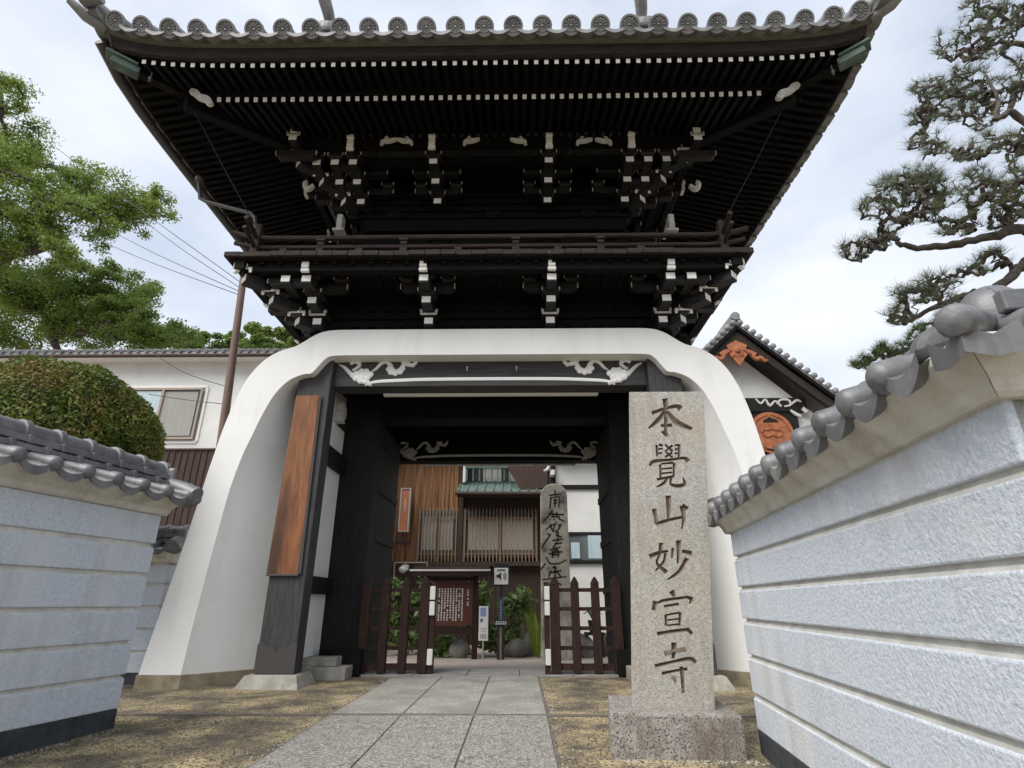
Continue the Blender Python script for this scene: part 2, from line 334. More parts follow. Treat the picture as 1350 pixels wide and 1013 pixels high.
# --- pillars and lintel
for s in (-1, 1):
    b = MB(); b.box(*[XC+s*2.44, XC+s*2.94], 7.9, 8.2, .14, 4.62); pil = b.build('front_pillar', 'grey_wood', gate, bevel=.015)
    b = MB(); x0, x1 = XC+s*2.36, XC+s*3.02; q0, q1 = XC+s*2.28, XC+s*3.12
    lo_, hi_ = sorted((q0, q1)); l2, h2 = sorted((x0, x1))
    b.hexa([(lo_, 7.7, -.03), (hi_, 7.7, -.03), (hi_, 8.42, -.03), (lo_, 8.42, -.03)], [(l2, 7.8, .15), (h2, 7.8, .15), (h2, 8.30, .15), (l2, 8.30, .15)])
    b.build('pillar_base', 'base_stone', gate, bevel=.012)
    b = MB()      # copper shoe with a curved top edge
    pts = [(2.432, .16), (2.948, .16), (2.948, .50), (2.90, .54), (2.86, .50), (2.80, .46), (2.74, .48), (2.69, .40), (2.64, .48), (2.58, .46), (2.52, .50), (2.48, .54), (2.432, .50)]
    b.prism([P(s*u, 7.888, z) for u, z in pts], (0, .02, 0)); b.build('copper_shoe', 'pipe', pil)
    # white wall and tie beams of the passage side, main post, rear post, door leaf
    b = MB(); b.box(XC+s*2.60, XC+s*2.78, 8.2, 9.3, .28, 4.2); b.build('plaster_panel', 'plaster', gate)
    b = MB(); b.box(XC+s*2.50, XC+s*2.86, 8.40, 9.3, -.03, .20); b.box(XC+s*1.98, XC+s*3.0, 8.62, 9.32, -.03, .16); b.box(XC+s*2.15, XC+s*2.84, 8.7, 9.3, .16, .28)
    b.build('foot_stone', 'base_stone', gate, bevel=.012)
    b = MB(); b.box(XC+s*2.50, XC+s*2.84, 8.19, 9.35, 1.12, 1.36); b.build('tie_beam', 'black_wood', gate, bevel=.01)
    b = MB(); b.box(XC+s*2.50, XC+s*2.84, 8.19, 9.35, 3.02, 3.30); b.build('tie_beam', 'black_wood', gate, bevel=.01)
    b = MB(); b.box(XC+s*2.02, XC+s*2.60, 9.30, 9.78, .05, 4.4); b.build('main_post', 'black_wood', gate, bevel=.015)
    b = MB(); b.box(XC+s*1.88, XC+s*2.5, 8.98, 9.14, -.03, .36); b.build('door_sill', 'black_beam', gate, bevel=.01)
    b = MB(); b.box(XC+s*2.58, XC+s*2.76, 9.7, 12.2, -.2, 4.5); b.build('passage_wall', 'black_wood', gate)
    b = MB(); b.box(XC+s*2.08, XC+s*2.17, 9.8, 11.5, -.05, 4.1)
    for k in range(5): b.box(XC+s*2.05, XC+s*2.2, 9.9, 11.45, .3+k*.85, .42+k*.85)
    b.build('door_leaf', 'black_wood', gate, bevel=.006)
    b = MB(); b.box(XC+s*2.44, XC+s*2.92, 12.0, 12.5, -.22, 4.6); b.build('rear_post', 'black_wood', gate, bevel=.015)
def lintel(y, zb, zt, name, m, white, hw=2.44):
    b = MB(); b.box(XC-hw, XC+hw, y, y+.34, zb, zt); lt = b.build(name, m, gate, bevel=.012)
    # curved white moulding over the underside
    b = MB(); pts = [(-hw+.50, zb+.012, .010), (-hw+.56, zb+.055, .016), (-hw+.70, zb+.083, .024), (-hw+1.0, zb+.10, .026), (-1, zb+.115, .026), (0, zb+.12, .026)]
    full = pts+[(-x, z, w) for x, z, w in reversed(pts[:-1])]
    stroke(b, full, lambda x, z, h: P(x, y-h, z), [(-1, -.01), (-1, .006), (0, .012), (1, .006), (1, -.01)], 6); b.build('moulding', white, lt)
    b = MB(); b.box(XC-hw+.72, XC+hw-.72, y+.30, y+.38, zb-.035, zb-.004); b.build('moulding', white, lt)
    for s in (-1, 1):
        b = MB(); ox, oy, k = 108, 460, .445/335.
        fm = lambda x, yy, h: P(s*(-hw+(x-ox)*k), y-h, zb+(oy-yy)*k*1.0)
        S = [(-1, -.01), (-.9, .012), (-.4, .035), (.15, .03), (.9, .012), (1, -.01)]
        for st in [[(150, 182, 8), (215, 215, 20), (290, 285, 26), (340, 325, 40)],
                   [(300, 150, 18), (365, 150, 24), (395, 190, 24), (360, 232, 20), (318, 255, 16)],
                   [(330, 335, 30), (400, 330, 70), (470, 320, 66), (540, 315, 36)], [(400, 300, 36), (470, 275, 40), (520, 300, 30)],
                   [(380, 370, 30), (440, 390, 36), (500, 405, 34), (535, 430, 26), (560, 455, 8)],
                   [(552, 272, 5), (600, 232, 18), (650, 170, 22), (710, 148, 24), (760, 190, 30), (780, 245, 38), (830, 280, 36), (890, 255, 40), (915, 195, 28), (930, 150, 22), (985, 145, 18)],
                   [(890, 140, 16), (960, 180, 26), (1010, 192, 22), (1055, 172, 20), (1080, 125, 14)]]:
            stroke(b, st, fm, S, 5)
        for x, yy, r in ((372, 300, 40), (425, 272, 40), (485, 272, 38), (535, 312, 40), (500, 355, 42), (430, 345, 60), (375, 355, 46), (430, 392, 40), (480, 405, 34), (748, 245, 36), (775, 285, 36), (830, 298, 36), (885, 280, 36), (912, 240, 34), (985, 185, 30), (1030, 195, 28), (1060, 165, 24), (300, 160, 26), (390, 165, 26)):
            q = fm(x, yy, .012); b.ball(q, r*k, .028, r*k, 10, 6)
        b.build('cloud_carving', white, lt, smooth=True)
    return lt
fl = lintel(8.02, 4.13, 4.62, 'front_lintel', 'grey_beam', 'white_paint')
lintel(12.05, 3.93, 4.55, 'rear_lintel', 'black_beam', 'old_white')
b = MB()
for dx in (-.35, .42):
    b.tube([P(dx, 8.02, 4.40), P(dx, 7.96, 4.40), P(dx, 7.955, 4.36)], .012, 6); b.ball(P(dx, 7.96, 4.42), .018, .018, .022)
b.build('hook', 'steel', fl)
b = MB(); b.box(XC-2.7, XC+2.7, 8.3, 12.4, 4.56, 4.62)
for k in range(9): b.box(XC-2.6, XC+2.6, 8.55+k*.42, 8.63+k*.42, 4.44, 4.555)
b.build('passage_ceiling', 'black_beam', gate)
b = MB(); b.box(XC-2.62, XC+2.62, 9.32, 9.76, 4.02, 4.43); b.build('door_lintel', 'black_beam', gate, bevel=.012)
# --- wall behind the lower brackets
b = MB(); b.box(XC-2.85, XC+2.85, YW, 12.4, 4.62, 5.78)
for z in (4.98, 5.13, 5.28, 5.43): b.box(XC-2.9, XC+2.9, YW-.05, YW, z, z+.10)
for i in range(22):
    for z in (5.08, 5.38): b.box(XC-2.6+i*.245, XC-2.6+i*.245+.13, YW-.045, YW, z+.001, z+.048)
b.build('bracket_wall', 'black_beam', gate)
b = MB()   # boxed-in side under the balcony
for s in (-1, 1): b.box(XC+s*2.86, XC+s*2.9, YW, 12.4, 4.9, 5.7)
b.build('bracket_wall', 'black_beam', gate)

# --- bracket sets
UP = Vector((0, 0, 1))
def cap(p, l, w, a, h, par, name='white_end'):
    b = MB(); b.obox(Vector(p)+Vector(w)*.006, l, w, a, .006, h); b.build(name, 'white_paint', par, bevel=.004)
def block(b, c, l, w, s, h, wh=True):      # bearing block: wide top, chamfered foot, pale painted arrises
    c = Vector(c); l = Vector(l); w = Vector(w); t = s*.72
    lo = [c-l*t-w*t-UP*h, c+l*t-w*t-UP*h, c+l*t+w*t-UP*h, c-l*t+w*t-UP*h]; mi = [c-l*s-w*s-UP*h*.1, c+l*s-w*s-UP*h*.1, c+l*s+w*s-UP*h*.1, c-l*s+w*s-UP*h*.1]
    hi = [c-l*s-w*s+UP*h, c+l*s-w*s+UP*h, c+l*s+w*s+UP*h, c-l*s+w*s+UP*h]
    b.mi = 0; b.add(lo+mi+hi, [(3, 2, 1, 0)]+[(i, (i+1) % 4, 4+(i+1) % 4, 4+i) for i in range(4)]+[(4+i, 4+(i+1) % 4, 8+(i+1) % 4, 8+i) for i in range(4)]+[(8, 9, 10, 11)])
    if wh:
        b.mi = 1
        for sg in (-1, 1): b.obox(c+l*(sg*(s-.004))+w*(s+.001)+UP*h*.45, l, w, .008, .005, h*.55)
        b.mi = 0
def arm(b, p, l, half, h, t, w):           # boat-shaped lateral arm centred on p
    p = Vector(p); l = Vector(l); w = Vector(w)
    pr = [(-half, h), (half, h), (half, -.1*h), (half*.93, -.55*h), (half*.8, -h), (-half*.8, -h), (-half*.93, -.55*h), (-half, -.1*h)]
    b.mi = 0; b.prism([p+l*a+UP*z-w*t for a, z in pr], w*2*t)
    b.mi = 1
    for sg in (-1, 1): b.obox(p+l*(sg*half)+w*(t-.01)+UP*h*.2, l, w, .006, .012, h*.6)
    b.mi = 0
def bracket(o, l, w, zs, s, lat=(), nose=True, k0=1.0, ushape=(), wd=.075):
    """o: foot of the set on the wall, l: along the wall, w: outward"""
    o = Vector(o); l = Vector(l); w = Vector(w); b = MB(); par = None
    for k, z in enumerate(zs):
        d = s*(k+1); b.mi = 0
        c = o+w*(d/2-.03)+UP*z; b.obox(c, l, w, wd, d/2+.03, .075)
        block(b, o+w*(d-.10)+UP*(z+.135), l, w, .135, .055)
    for k, half in lat:
        d = s*k; arm(b, o+w*(d-.10)+UP*(zs[k-1]+.25 if k else zs[0]), l, half, .07, .06, w)
        for sg in (-1, 1): block(b, o+w*(d-.10)+l*sg*(half-.1)+UP*(zs[k-1]+.37), l, w, .11, .05)
    for k in ushape:
        d = s*(k+1); z = zs[k]; b.mi = 1; q = o+w*(d+.042)+UP*(z+.10)
        b.obox(q, l, w, .13, .006, .016)
        for sg in (-1, 1): b.obox(q+l*sg*.115+UP*.04, l, w, .016, .006, .03)
        b.mi = 0
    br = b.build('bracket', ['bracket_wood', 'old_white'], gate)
    for k, z in enumerate(zs): cap(o+w*s*(k+1)+UP*z, l, w, wd-.008, .052, br)
    if nose:
        d = s*(len(zs)+.35)+(0 if zs is ZL else .13); z = zs[-1]+.06; b = MB()
        pr = [(-.02, z), (d-.12, z), (d-.06, z+.05), (d-.03, z+.15), (d, z+.24), (d-.05, z+.30), (-.02, z+.30)]
        b.prism([o+w*a+UP*zz-l*.045 for a, zz in pr], l*.09); b.build('nose_beam', 'black_wood', br)
        b = MB()
        for j, (a, z0, z1, hw) in enumerate([(d-.05, z+.0, z+.06, .062), (d-.03, z+.06, z+.20, .054), (d-.005, z+.20, z+.26, .058), (d-.02, z+.26, z+.30, .045)]):
            b.obox(o+w*(a+.02)+UP*((z0+z1)/2), l, w, hw, .03, (z1-z0)/2)
        b.build('carved_nose', 'white_paint', br, bevel=.012)
    return br
LX, WX = Vector((1, 0, 0)), Vector((0, -1, 0))
ZL = [5.10, 5.30, 5.49]; ZU = [7.66, 7.83, 7.98]
for s_, zs, Yw, uc, ui in ((.31, ZL, YW, 2.7, .95), (.31, ZU, YU, 2.35, .98)):
    low = zs is ZL
    for u in (-ui, ui): bracket(P(u, Yw, 0), LX, WX, zs, s_, lat=((1, .42), (2, .42)) if not low else ((2, .42),), ushape=(0,) if low else ())
    for s in (-1, 1):
        bracket(P(s*uc, Yw, 0), LX, WX, zs, s_, lat=((1, .55), (2, .5)) if not low else ((2, .5),), ushape=(0,) if low else ())
        for yy in (Yw, Yw+1.35, Yw+2.5): bracket((XC+s*uc, yy, 0), (0, 1, 0), (s, 0, 0), zs, s_, lat=((2, .42),))
        dg = Vector((s, -1, 0)).normalized(); dl = Vector((1, s, 0)).normalized()
        br = bracket(P(s*uc, Yw, 0), dl, dg, zs, s_*1.414, nose=low, wd=.085)
        for k, z in enumerate(zs):   # white painted scroll over each diagonal tip, facing the street
            b = MB(); q = Vector(P(s*uc, Yw, 0))+dg*s_*1.414*(k+.98)+UP*(z+.125)
            for a, zz, ha, hz in ((0, .0, .13, .018), (-.115, -.03, .02, .04), (.115, -.02, .022, .055), (.10, .035, .03, .03)):
                b.obox(q+LX*a*s+WX*.10+UP*zz, LX, WX, ha, .012, hz)
            b.build('painted_scroll', 'white_paint', br, bevel=.006)
        # intermediate heads between the corner set and its neighbour
        b = MB(); tips = []
        for k in range(1, 3):
            for j in range(1, k+1):
                if low and (k, j) != (2, 1): continue
                q = Vector(P(s*(uc+s_*j), Yw-s_*(k+1)+.0, zs[k]))
                b.obox(q+Vector((0, .22, 0)), LX, WX, .07, .22, .07); tips.append(q); block(b, q+Vector((0, .1, .13)), LX, WX, .13, .055)
                arm(b, q+Vector((0, .12, .0)), LX, .30, .06, .05, WX)
        br2 = b.build('bracket', ['bracket_wood', 'old_white'], gate)
        for q in tips: cap(q, LX, WX, .067, .052, br2)
        if not low:
            b = MB(); q = at(386 if s < 0 else 920, 182, 7.0); b.obox(q+Vector((0, .3, 0)), LX, WX, .06, .3, .055); b.obox(q+Vector((0, .3, .15)), LX, WX, .065, .3, .07)
            arm(b, q+Vector((0, .25, -.14)), LX, .34, .07, .06, WX)
            b.mi = 1; b.obox(q+Vector((0, -.008, .062)), LX, WX, .11, .006, .016); b.obox(q+Vector((-.1, -.008, .09)), LX, WX, .014, .006, .03); b.obox(q+Vector((.1, -.008, .09)), LX, WX, .014, .006, .03); b.mi = 0
            b3 = b.build('bracket', ['bracket_wood', 'old_white'], gate); cap(q, LX, WX, .066, .042, b3); cap(q+Vector((0, 0, .16)), LX, WX, .062, .055, b3)
            # carved elephant-nose at the corner and end of the head tie beam
            b = MB(); q = at(406 if s < 0 else 917, 246, 7.75)
            stroke(b, [(-.10, .02, .03), (-.02, -.05, .05), (.05, 0, .045), (.06, .07, .035), (.02, .10, .02)], lambda x, z, h: (q.x+s*x, q.y-h, q.z+z), [(-1, -.03), (-.8, .03), (0, .05), (.8, .03), (1, -.03)]); b.build('carved_nose', 'old_white', b3, smooth=True)
            b = MB(); q = at(448 if s < 0 else 885, 292, 8.15); b.box(q.x-.05, q.x+.05, 8.12, 8.3, q.z-.16, q.z+.14); b.box(q.x-.10, q.x+.10, 8.10, 8.3, q.z-.22, q.z-.17); b.build('tie_beam_end', 'old_white', gate, bevel=.01)
# white cloud arms between the upper noses
for px, s in ((513, 1), (533, -1), (622, 1), (683, -1), (771, 1), (795, -1)):
    q = at(px, 187, 7.08); b = MB()
    stroke(b, [(-.13, -.06, .02), (-.10, .01, .035), (0, .025, .04), (.09, .05, .03), (.13, .055, .012)], lambda x, z, h: (q.x+s*x, q.y-h, q.z+z), [(-1, -.03), (-.8, .02), (0, .03), (.8, .02), (1, -.03)])
    stroke(b, [(-.08, .05, .012), (-.06, .085, .016), (-.02, .085, .012)], lambda x, z, h: (q.x+s*x, q.y-h, q.z+z), [(-1, -.03), (0, .03), (1, -.03)]); b.build('cloud_arm', 'old_white', gate, smooth=True)
# upper storey wall and its beams
b = MB(); b.box(XC-2.42, XC+2.42, YU, 11.6, 5.75, 8.75); b.build('upper_wall', 'black_beam', gate)
b = MB(); b.box(XC-2.30, XC+2.33, YU-.16, YU, 7.14, 7.38); b.build('head_beam', 'black_beam', gate, bevel=.01)
b = MB()
for u in (-1.75, -.0, 1.70): block(b, P(u, YU-.10, 7.44), LX, WX, .13, .055, False)
for z in (7.46, 7.62, 7.78, 7.94, 8.1): b.box(XC-2.5, XC+2.5, YU-.06, YU, z+.03, z+.11)
b.build('wall_beam', 'black_beam', gate)
for u in (-.95, .98, 1.95):
    b = MB(); stroke(b, [(-.22, 0, .02), (-.12, .05, .05), (0, .07, .06), (.12, .05, .05), (.22, 0, .02)], lambda x, z, h: P(u+x, YU-.05-h, 7.02+z), [(-1, -.05), (0, .05), (1, -.05)]); b.build('carved_strut', 'black_beam', gate)
for k, (z, w) in enumerate(((8.24, 1.04), (8.14, .72))):      # purlins carried by the upper brackets
    b = MB()
    x0 = 2.35+w; b.beam(P(-x0-.08, YU-w, z), P(x0+.08, YU-w, z), .13, .15)
    for s in (-1, 1): b.beam(P(s*x0, YU-w-.08, z), P(s*x0, 11.6+w, z), .13, .149)
    b.build('purlin', 'black_beam', gate)
# --- balcony
b = MB(); bx, by = 3.87, 6.83
b.box(XC-bx+.06, XC+bx-.06, by+.06, 13.0, 5.70, 5.732); b.build('balcony_soffit', 'black_beam', gate); b = MB()
nb = 34
for i in range(nb):
    x0 = XC-bx+i*2*bx/nb; b.box(x0+.004, x0+2*bx/nb-.004, by+rnd.uniform(-.012, .012), by+1.3, 5.735, 5.815+rnd.uniform(-.006, .006))
for s in (-1, 1):
    for i in range(24): b.box(XC+s*(bx+rnd.uniform(-.01, .01)), XC+s*(bx-1.3), by+i*.27+.004, by+(i+1)*.27-.004, 5.733, 5.812)
b.build('balcony_floor', 'brown_board', gate, bevel=.004)
b = MB()
b.beam(P(-3.70, YW-.95, 5.635), P(3.70, YW-.95, 5.635), .14, .13)
for s in (-1, 1): b.beam(P(s*3.65, 6.9, 5.634), P(s*3.65, 13, 5.634), .14, .13)
for i in range(28): b.box(XC-3.64+i*.27, XC-3.64+i*.27+.06, by+.1, YW, 5.655, 5.70)
b.build('balcony_beam', 'black_beam', gate)
rail = MB(); rl = rail.box(XC-3.60, XC+3.60, 7.02, 7.10, 5.86, 5.94) and rail.build('railing', 'brown_board', gate)
def zrail(x): return .10*max(0, (abs(x)-3.3)/.6)**2
for name, z, r, ext in (('top_rail', 6.20, .042, 3.95), ('middle_rail', 6.03, .034, 3.88)):
    b = MB(); xs_ = [-ext+2*ext*i/40 for i in range(41)]
    b.tube([P(x, 7.06, z+zrail(x)) for x in xs_], r, 8); b.build(name, 'brown_board', rl, smooth=True)
    for s in (-1, 1):
        b = MB(); b.tube([P(s*3.55, 7.06-.4+i*.35, z+(.1 if i == 0 else 0)) for i in range(18)], r*.98, 8); b.build(name, 'brown_board', rl, smooth=True)
for u, hh in ((-2.55, 1), (-1.28, 1), (.42, 1), (1.70, 1), (-3.1, 0), (-1.95, 0), (-.45, 0), (1.05, 0), (2.3, 0)):
    b = MB(); b.box(XC+u-.055, XC+u+.055, 7.01, 7.11, 5.815, 5.99)
    if hh: b.box(XC+u-.05, XC+u+.05, 7.02, 7.10, 6.06, 6.12); b.box(XC+u-.07, XC+u+.07, 7.0, 7.12, 6.12, 6.165)
    b.build('rail_post', 'brown_board', rl, bevel=.006)
for s in (-1, 1):
    b = MB(); b.box(XC+s*3.55-.055, XC+s*3.55+.055, 7.0, 7.12, 5.815, 6.36); b.ball(P(s*3.55, 7.06, 6.40), .06, .06, .07); b.build('rail_post', 'brown_board', rl)
# --- eaves
UH = 2.70; EX, EYF = 5.58, 5.42; EYB = 2*YC-EYF; DE = YU-EYF
def swp(t): return .38*abs(t)**9
def eave_z(a, tt): return a+swp(tt)
def frontpt(u, y, z):                        # u limited by the hip line
    return P(u, y, z+swp(u/EX)*max(0, min(1, (YU-y)/3.0)))
us = [-1+2*i/56 for i in range(57)]
b = MB()
lev = [(YU-1.0, 8.52), (6.21, 8.185), (6.20, 8.165), (6.19, 8.17), (6.17, 8.315), (5.66, 8.205), (5.65, 8.20), (5.64, 8.19)]
hip = lambda y: UH+(YU-y)
b.grid([[frontpt(t*hip(y), y, z) for t in us] for y, z in lev])
b.grid([[(p[0], 2*YC-p[1], p[2]) for p in [frontpt(t*hip(y), y, z) for t in us]] for y, z in lev])
for s in (-1, 1):
    b.grid([[P(s*(UH+(YU-y)), YC+t*(YC-y), z+swp(t*(YC-y)/(YC-EYF))*max(0, min(1, (YU-y)/3.0))) for t in us] for y, z in lev])
b.build('eave_boards', 'black_beam', gate)
def ring(profile, name, m, smooth=False):    # a moulding that runs round all four eaves: profile of (distance out from upper wall, z, weight)
    b = MB()
    for side_ in range(4):
        rows = []
        for d, z in profile:
            y = YU-d; row = []
            for t in us:
                if side_ in (0, 2): row.append(P(t*(UH+d), y if side_ == 0 else 2*YC-y, z+swp(t*(UH+d)/EX)))
                else: row.append(P((1 if side_ == 1 else -1)*(UH+d), YC+t*(YC-y), z+swp(t*(YC-y)/(YC-EYF))))
            rows.append(row)
        b.grid(rows)
    return b.build(name, m, gate)
ring([(2.62, 8.215), (2.64, 8.195), (2.70, 8.22), (2.74, 8.36), (2.68, 8.37)], 'eave_fascia', 'brown_board')
ring([(2.70, 8.362), (2.79, 8.362), (2.83, 8.44), (2.83, 8.455), (2.7, 8.46)], 'eave_lath', 'olive_board')
# rafters of the street side: flying rafters and base rafters
def rafter(name, u, y0, z0, y1, z1, w, h, par):
    t = u/EX; a = Vector(frontpt(u, y0, z0)); e = Vector(frontpt(u, y1, z1))
    yin = max(y0, 0)
    if abs(u) > UH+(YU-y0):               # stops at the hip
        f = (YU-(abs(u)-UH)-y1)/(y0-y1); a = e+(a-e)*max(.08, f)
    b = MB(); b.beam(a, e, w, h); d = (e-a).normalized()
    b.mi = 1; b.beam(e, e+d*.008, w*.93, h*.93)
    b.build(name, ['black_beam', 'white_paint'], gate)
nf = 69
for i in range(nf): rafter('flying_rafter', -4.93+9.86*i/(nf-1), 6.9, 8.42, 5.68, 8.160, .062, .068, gate)
nb_ = 59
for i in range(nb_): rafter('base_rafter', -4.08+8.16*i/(nb_-1), 7.4, 8.43, 6.21, 8.105, .066, .078, gate)
b = MB()
for s in (-1, 1):
    for i in range(66):
        v = -4.6+9.2*i/65; q = swp(v/(YC-EYF))
        for d0, z0, d1, z1, lim in ((1.4, 8.42, 2.62, 8.16, 2.62), (.9, 8.43, 2.09, 8.105, 2.09)):
            if abs(v) > (YC-YU)+lim: continue
            dd = max(d0, abs(v)-(YC-YU)); f = (dd-d0)/(d1-d0)
            if f > .95: continue
            b.beam(P(s*(UH+dd), YC+v, z0+(z1-z0)*f+q*dd/3), P(s*(UH+d1), YC+v, z1+q*d1/3), .062, .066)
b.build('side_rafter', 'black_beam', gate)['kind'] = 'stuff'
for s in (-1, 1):       # hip rafters
    b = MB(); b.beam(P(s*3.2, YU-.55, 8.48), P(s*4.62, YU-2.05, 8.10), .17, .2); b.beam(P(s*4.5, YU-1.85, 8.31), P(s*5.25, YU-2.58, 8.30), .14, .15); hr = b.build('hip_rafter', 'black_beam', gate)
    q = at(267 if s < 0 else 1037, 129 if s < 0 else 121, 6.10); b = MB()
    stroke(b, [(-.20, .13, .035), (-.13, .10, .05), (-.04, .01, .045), (.06, -.03, .05), (.13, -.10, .05), (.17, -.10, .02)], lambda x, z, h: (q.x-s*x, q.y-h, q.z+z), [(-1, -.04), (-1, .03), (1, .03), (1, -.04)]); b.build('white_end', 'old_white', hr, bevel=.006)
    b = MB(); b.beam(P(s*5.06, YU-2.50, 8.17), P(s*5.34, YU-2.70, 8.20), .16, .11); b.beam(P(s*5.08, YU-2.52, 8.25), P(s*5.40, YU-2.75, 8.285), .22, .04); b.build('copper_cap', 'copper_green', hr, bevel=.01)
    b = MB(); q = at(198 if s < 0 else 1098, 104 if s < 0 else 95, 5.75); b.tube([q+Vector((0, 0, .12)), q+Vector((0, 0, .04))], .008, 6); b.ball(q, .026, .026, .035); b.ball(q-Vector((0, 0, .04)), .018, .018, .02); b.build('hanging_bell', 'pipe', hr)
    b = MB(); b.tube([P(s*4.5, YU-2.0, 8.02), P(s*4.05, 6.66, 7.2), P(s*3.6, 7.0, 6.42)], .008, 6); b.build('hip_wire', 'black_wood', gate)
# --- roof: pan surface, cover rolls, eave discs, ridges
def rise(d): return .36*d+.045*d*d
HG = 1.55; ZT = at(650, 35, EYF-.06).z
def roofz(u, y):
    dx = EX-abs(u); dy = min(y-EYF, EYB-y); d = dy if (abs(u) <= EX-HG or dy < dx) else dx
    t = (u/EX) if d == dy else (y-YC)/(YC-EYF); c = swp(t)
    return ZT-.06+rise(max(d, 0))+c*max(0, 1-d/2.6)
b = MB(); N = 80
gx = [-EX+2*EX*i/N for i in range(N+1)]; gy = [EYF+(EYB-EYF)*i/64 for i in range(65)]
b.grid([[P(x, y, roofz(x, y)) for x in gx] for y in gy]); roof = b.build('roof', 'old_tile', gate, smooth=True)
nd = 27; UD = 5.24; pitch = 2*UD/(nd-1)
b = MB(); b2 = MB()
for i in range(nd):
    u = -UD+i*pitch
    for f in (0, 1):
        pts = []; k = 0
        while True:
            y = EYF-.03+k*.3
            if y > YC or (abs(u) > EX-HG and (y-EYF) > EX-abs(u)): break
            pts.append(P(u, y if f == 0 else 2*YC-y, roofz(u, y)+.05)); k += 1
        if len(pts) > 1: b.tube(pts, .085, 10)
for s in (-1, 1):
    for i in range(25):
        v = -4.6+9.2*i/24; pts = []; k = 0
        while True:
            x = EX+.03-k*.3
            if EX-x > min(HG, (YC-EYF)-abs(v)): break
            pts.append(P(s*x, YC+v, roofz(x, YC+v)+.05)); k += 1
        if len(pts) > 1: b.tube(pts, .085, 10)
b.build('roof_roll', 'old_tile', roof, smooth=True)
def disc_tile(u):
    zc = ZT+swp(u/EX); c = Vector(P(u, EYF-.06, zc)); b = MB()
    nn_ = Vector((0, -.87, -.5)); vv = Vector((0, -.5, .87)); uu = Vector((1, 0, 0)); F = lambda x, z, o: c+uu*x+vv*z+nn_*o
    b.tube([c+Vector((0, .30, .15)), c], .114, 18)
    b.grid([[F(ri*math.cos(a), ri*math.sin(a), o) for a in [2*math.pi*j/22 for j in range(22)]] for ri, o in ((.134, -.035), (.136, .012), (.110, .014), (.106, .0))], True)
    for j in range(12):
        a = 2*math.pi*j/12; d = (math.cos(a), math.sin(a)); q = (-d[1], d[0]); pt = lambda r, w, o: F(d[0]*r+q[0]*w, d[1]*r+q[1]*w, o)
        b.hexa([pt(.024, -.004, .001), pt(.096, -.019, .001), pt(.096, .019, .001), pt(.024, .004, .001)], [pt(.03, -.002, .012), pt(.088, -.011, .016), pt(.088, .011, .016), pt(.03, .002, .012)])
    b.ball(F(0, 0, .004), .021, .014, .021, 8, 4)
    b.build('eave_disc', 'old_tile', roof, smooth=True)
for i in range(nd): disc_tile(-UD+i*pitch)
for i in range(-1, nd):                      # pan tile lips between the discs
    u0 = -UD+i*pitch; b = MB(); top = []; bot = []; bk = []
    if abs(u0+pitch/2) > 5.3: continue
    for j in range(9):
        t = j/8; u = u0+.06+(pitch-.12)*t; sag = -.055*math.sin(math.pi*t); z = ZT-.015+swp(u/EX)+sag
        top.append(P(u, EYF-.05, z)); bot.append(P(u, EYF-.05, z-.055-.012*math.sin(math.pi*t))); bk.append(P(u, EYF+.3, z+.12))
    bb = [(p[0], p[1]+.3, p[2]+.1) for p in bot]
    b.grid([bk, top, bot, bb]); b.build('eave_pan', 'old_tile', roof, smooth=True)
for s in (-1, 1):                            # side eave tile edge
    b = MB()
    for i in range(25):
        v = -4.79+9.58*i/24; z = roofz(EX, YC+v)
        b.tube([P(s*(EX-.2), YC+v, z+.10), P(s*(EX+.05), YC+v, z+.03)], .105, 12)
        b.box(XC+s*(EX-.1), XC+s*(EX+.03), YC+v+.1, YC+v+.3, z-.07, z+.01)
    b.build('side_eave_tile', 'old_tile', roof, smooth=True)
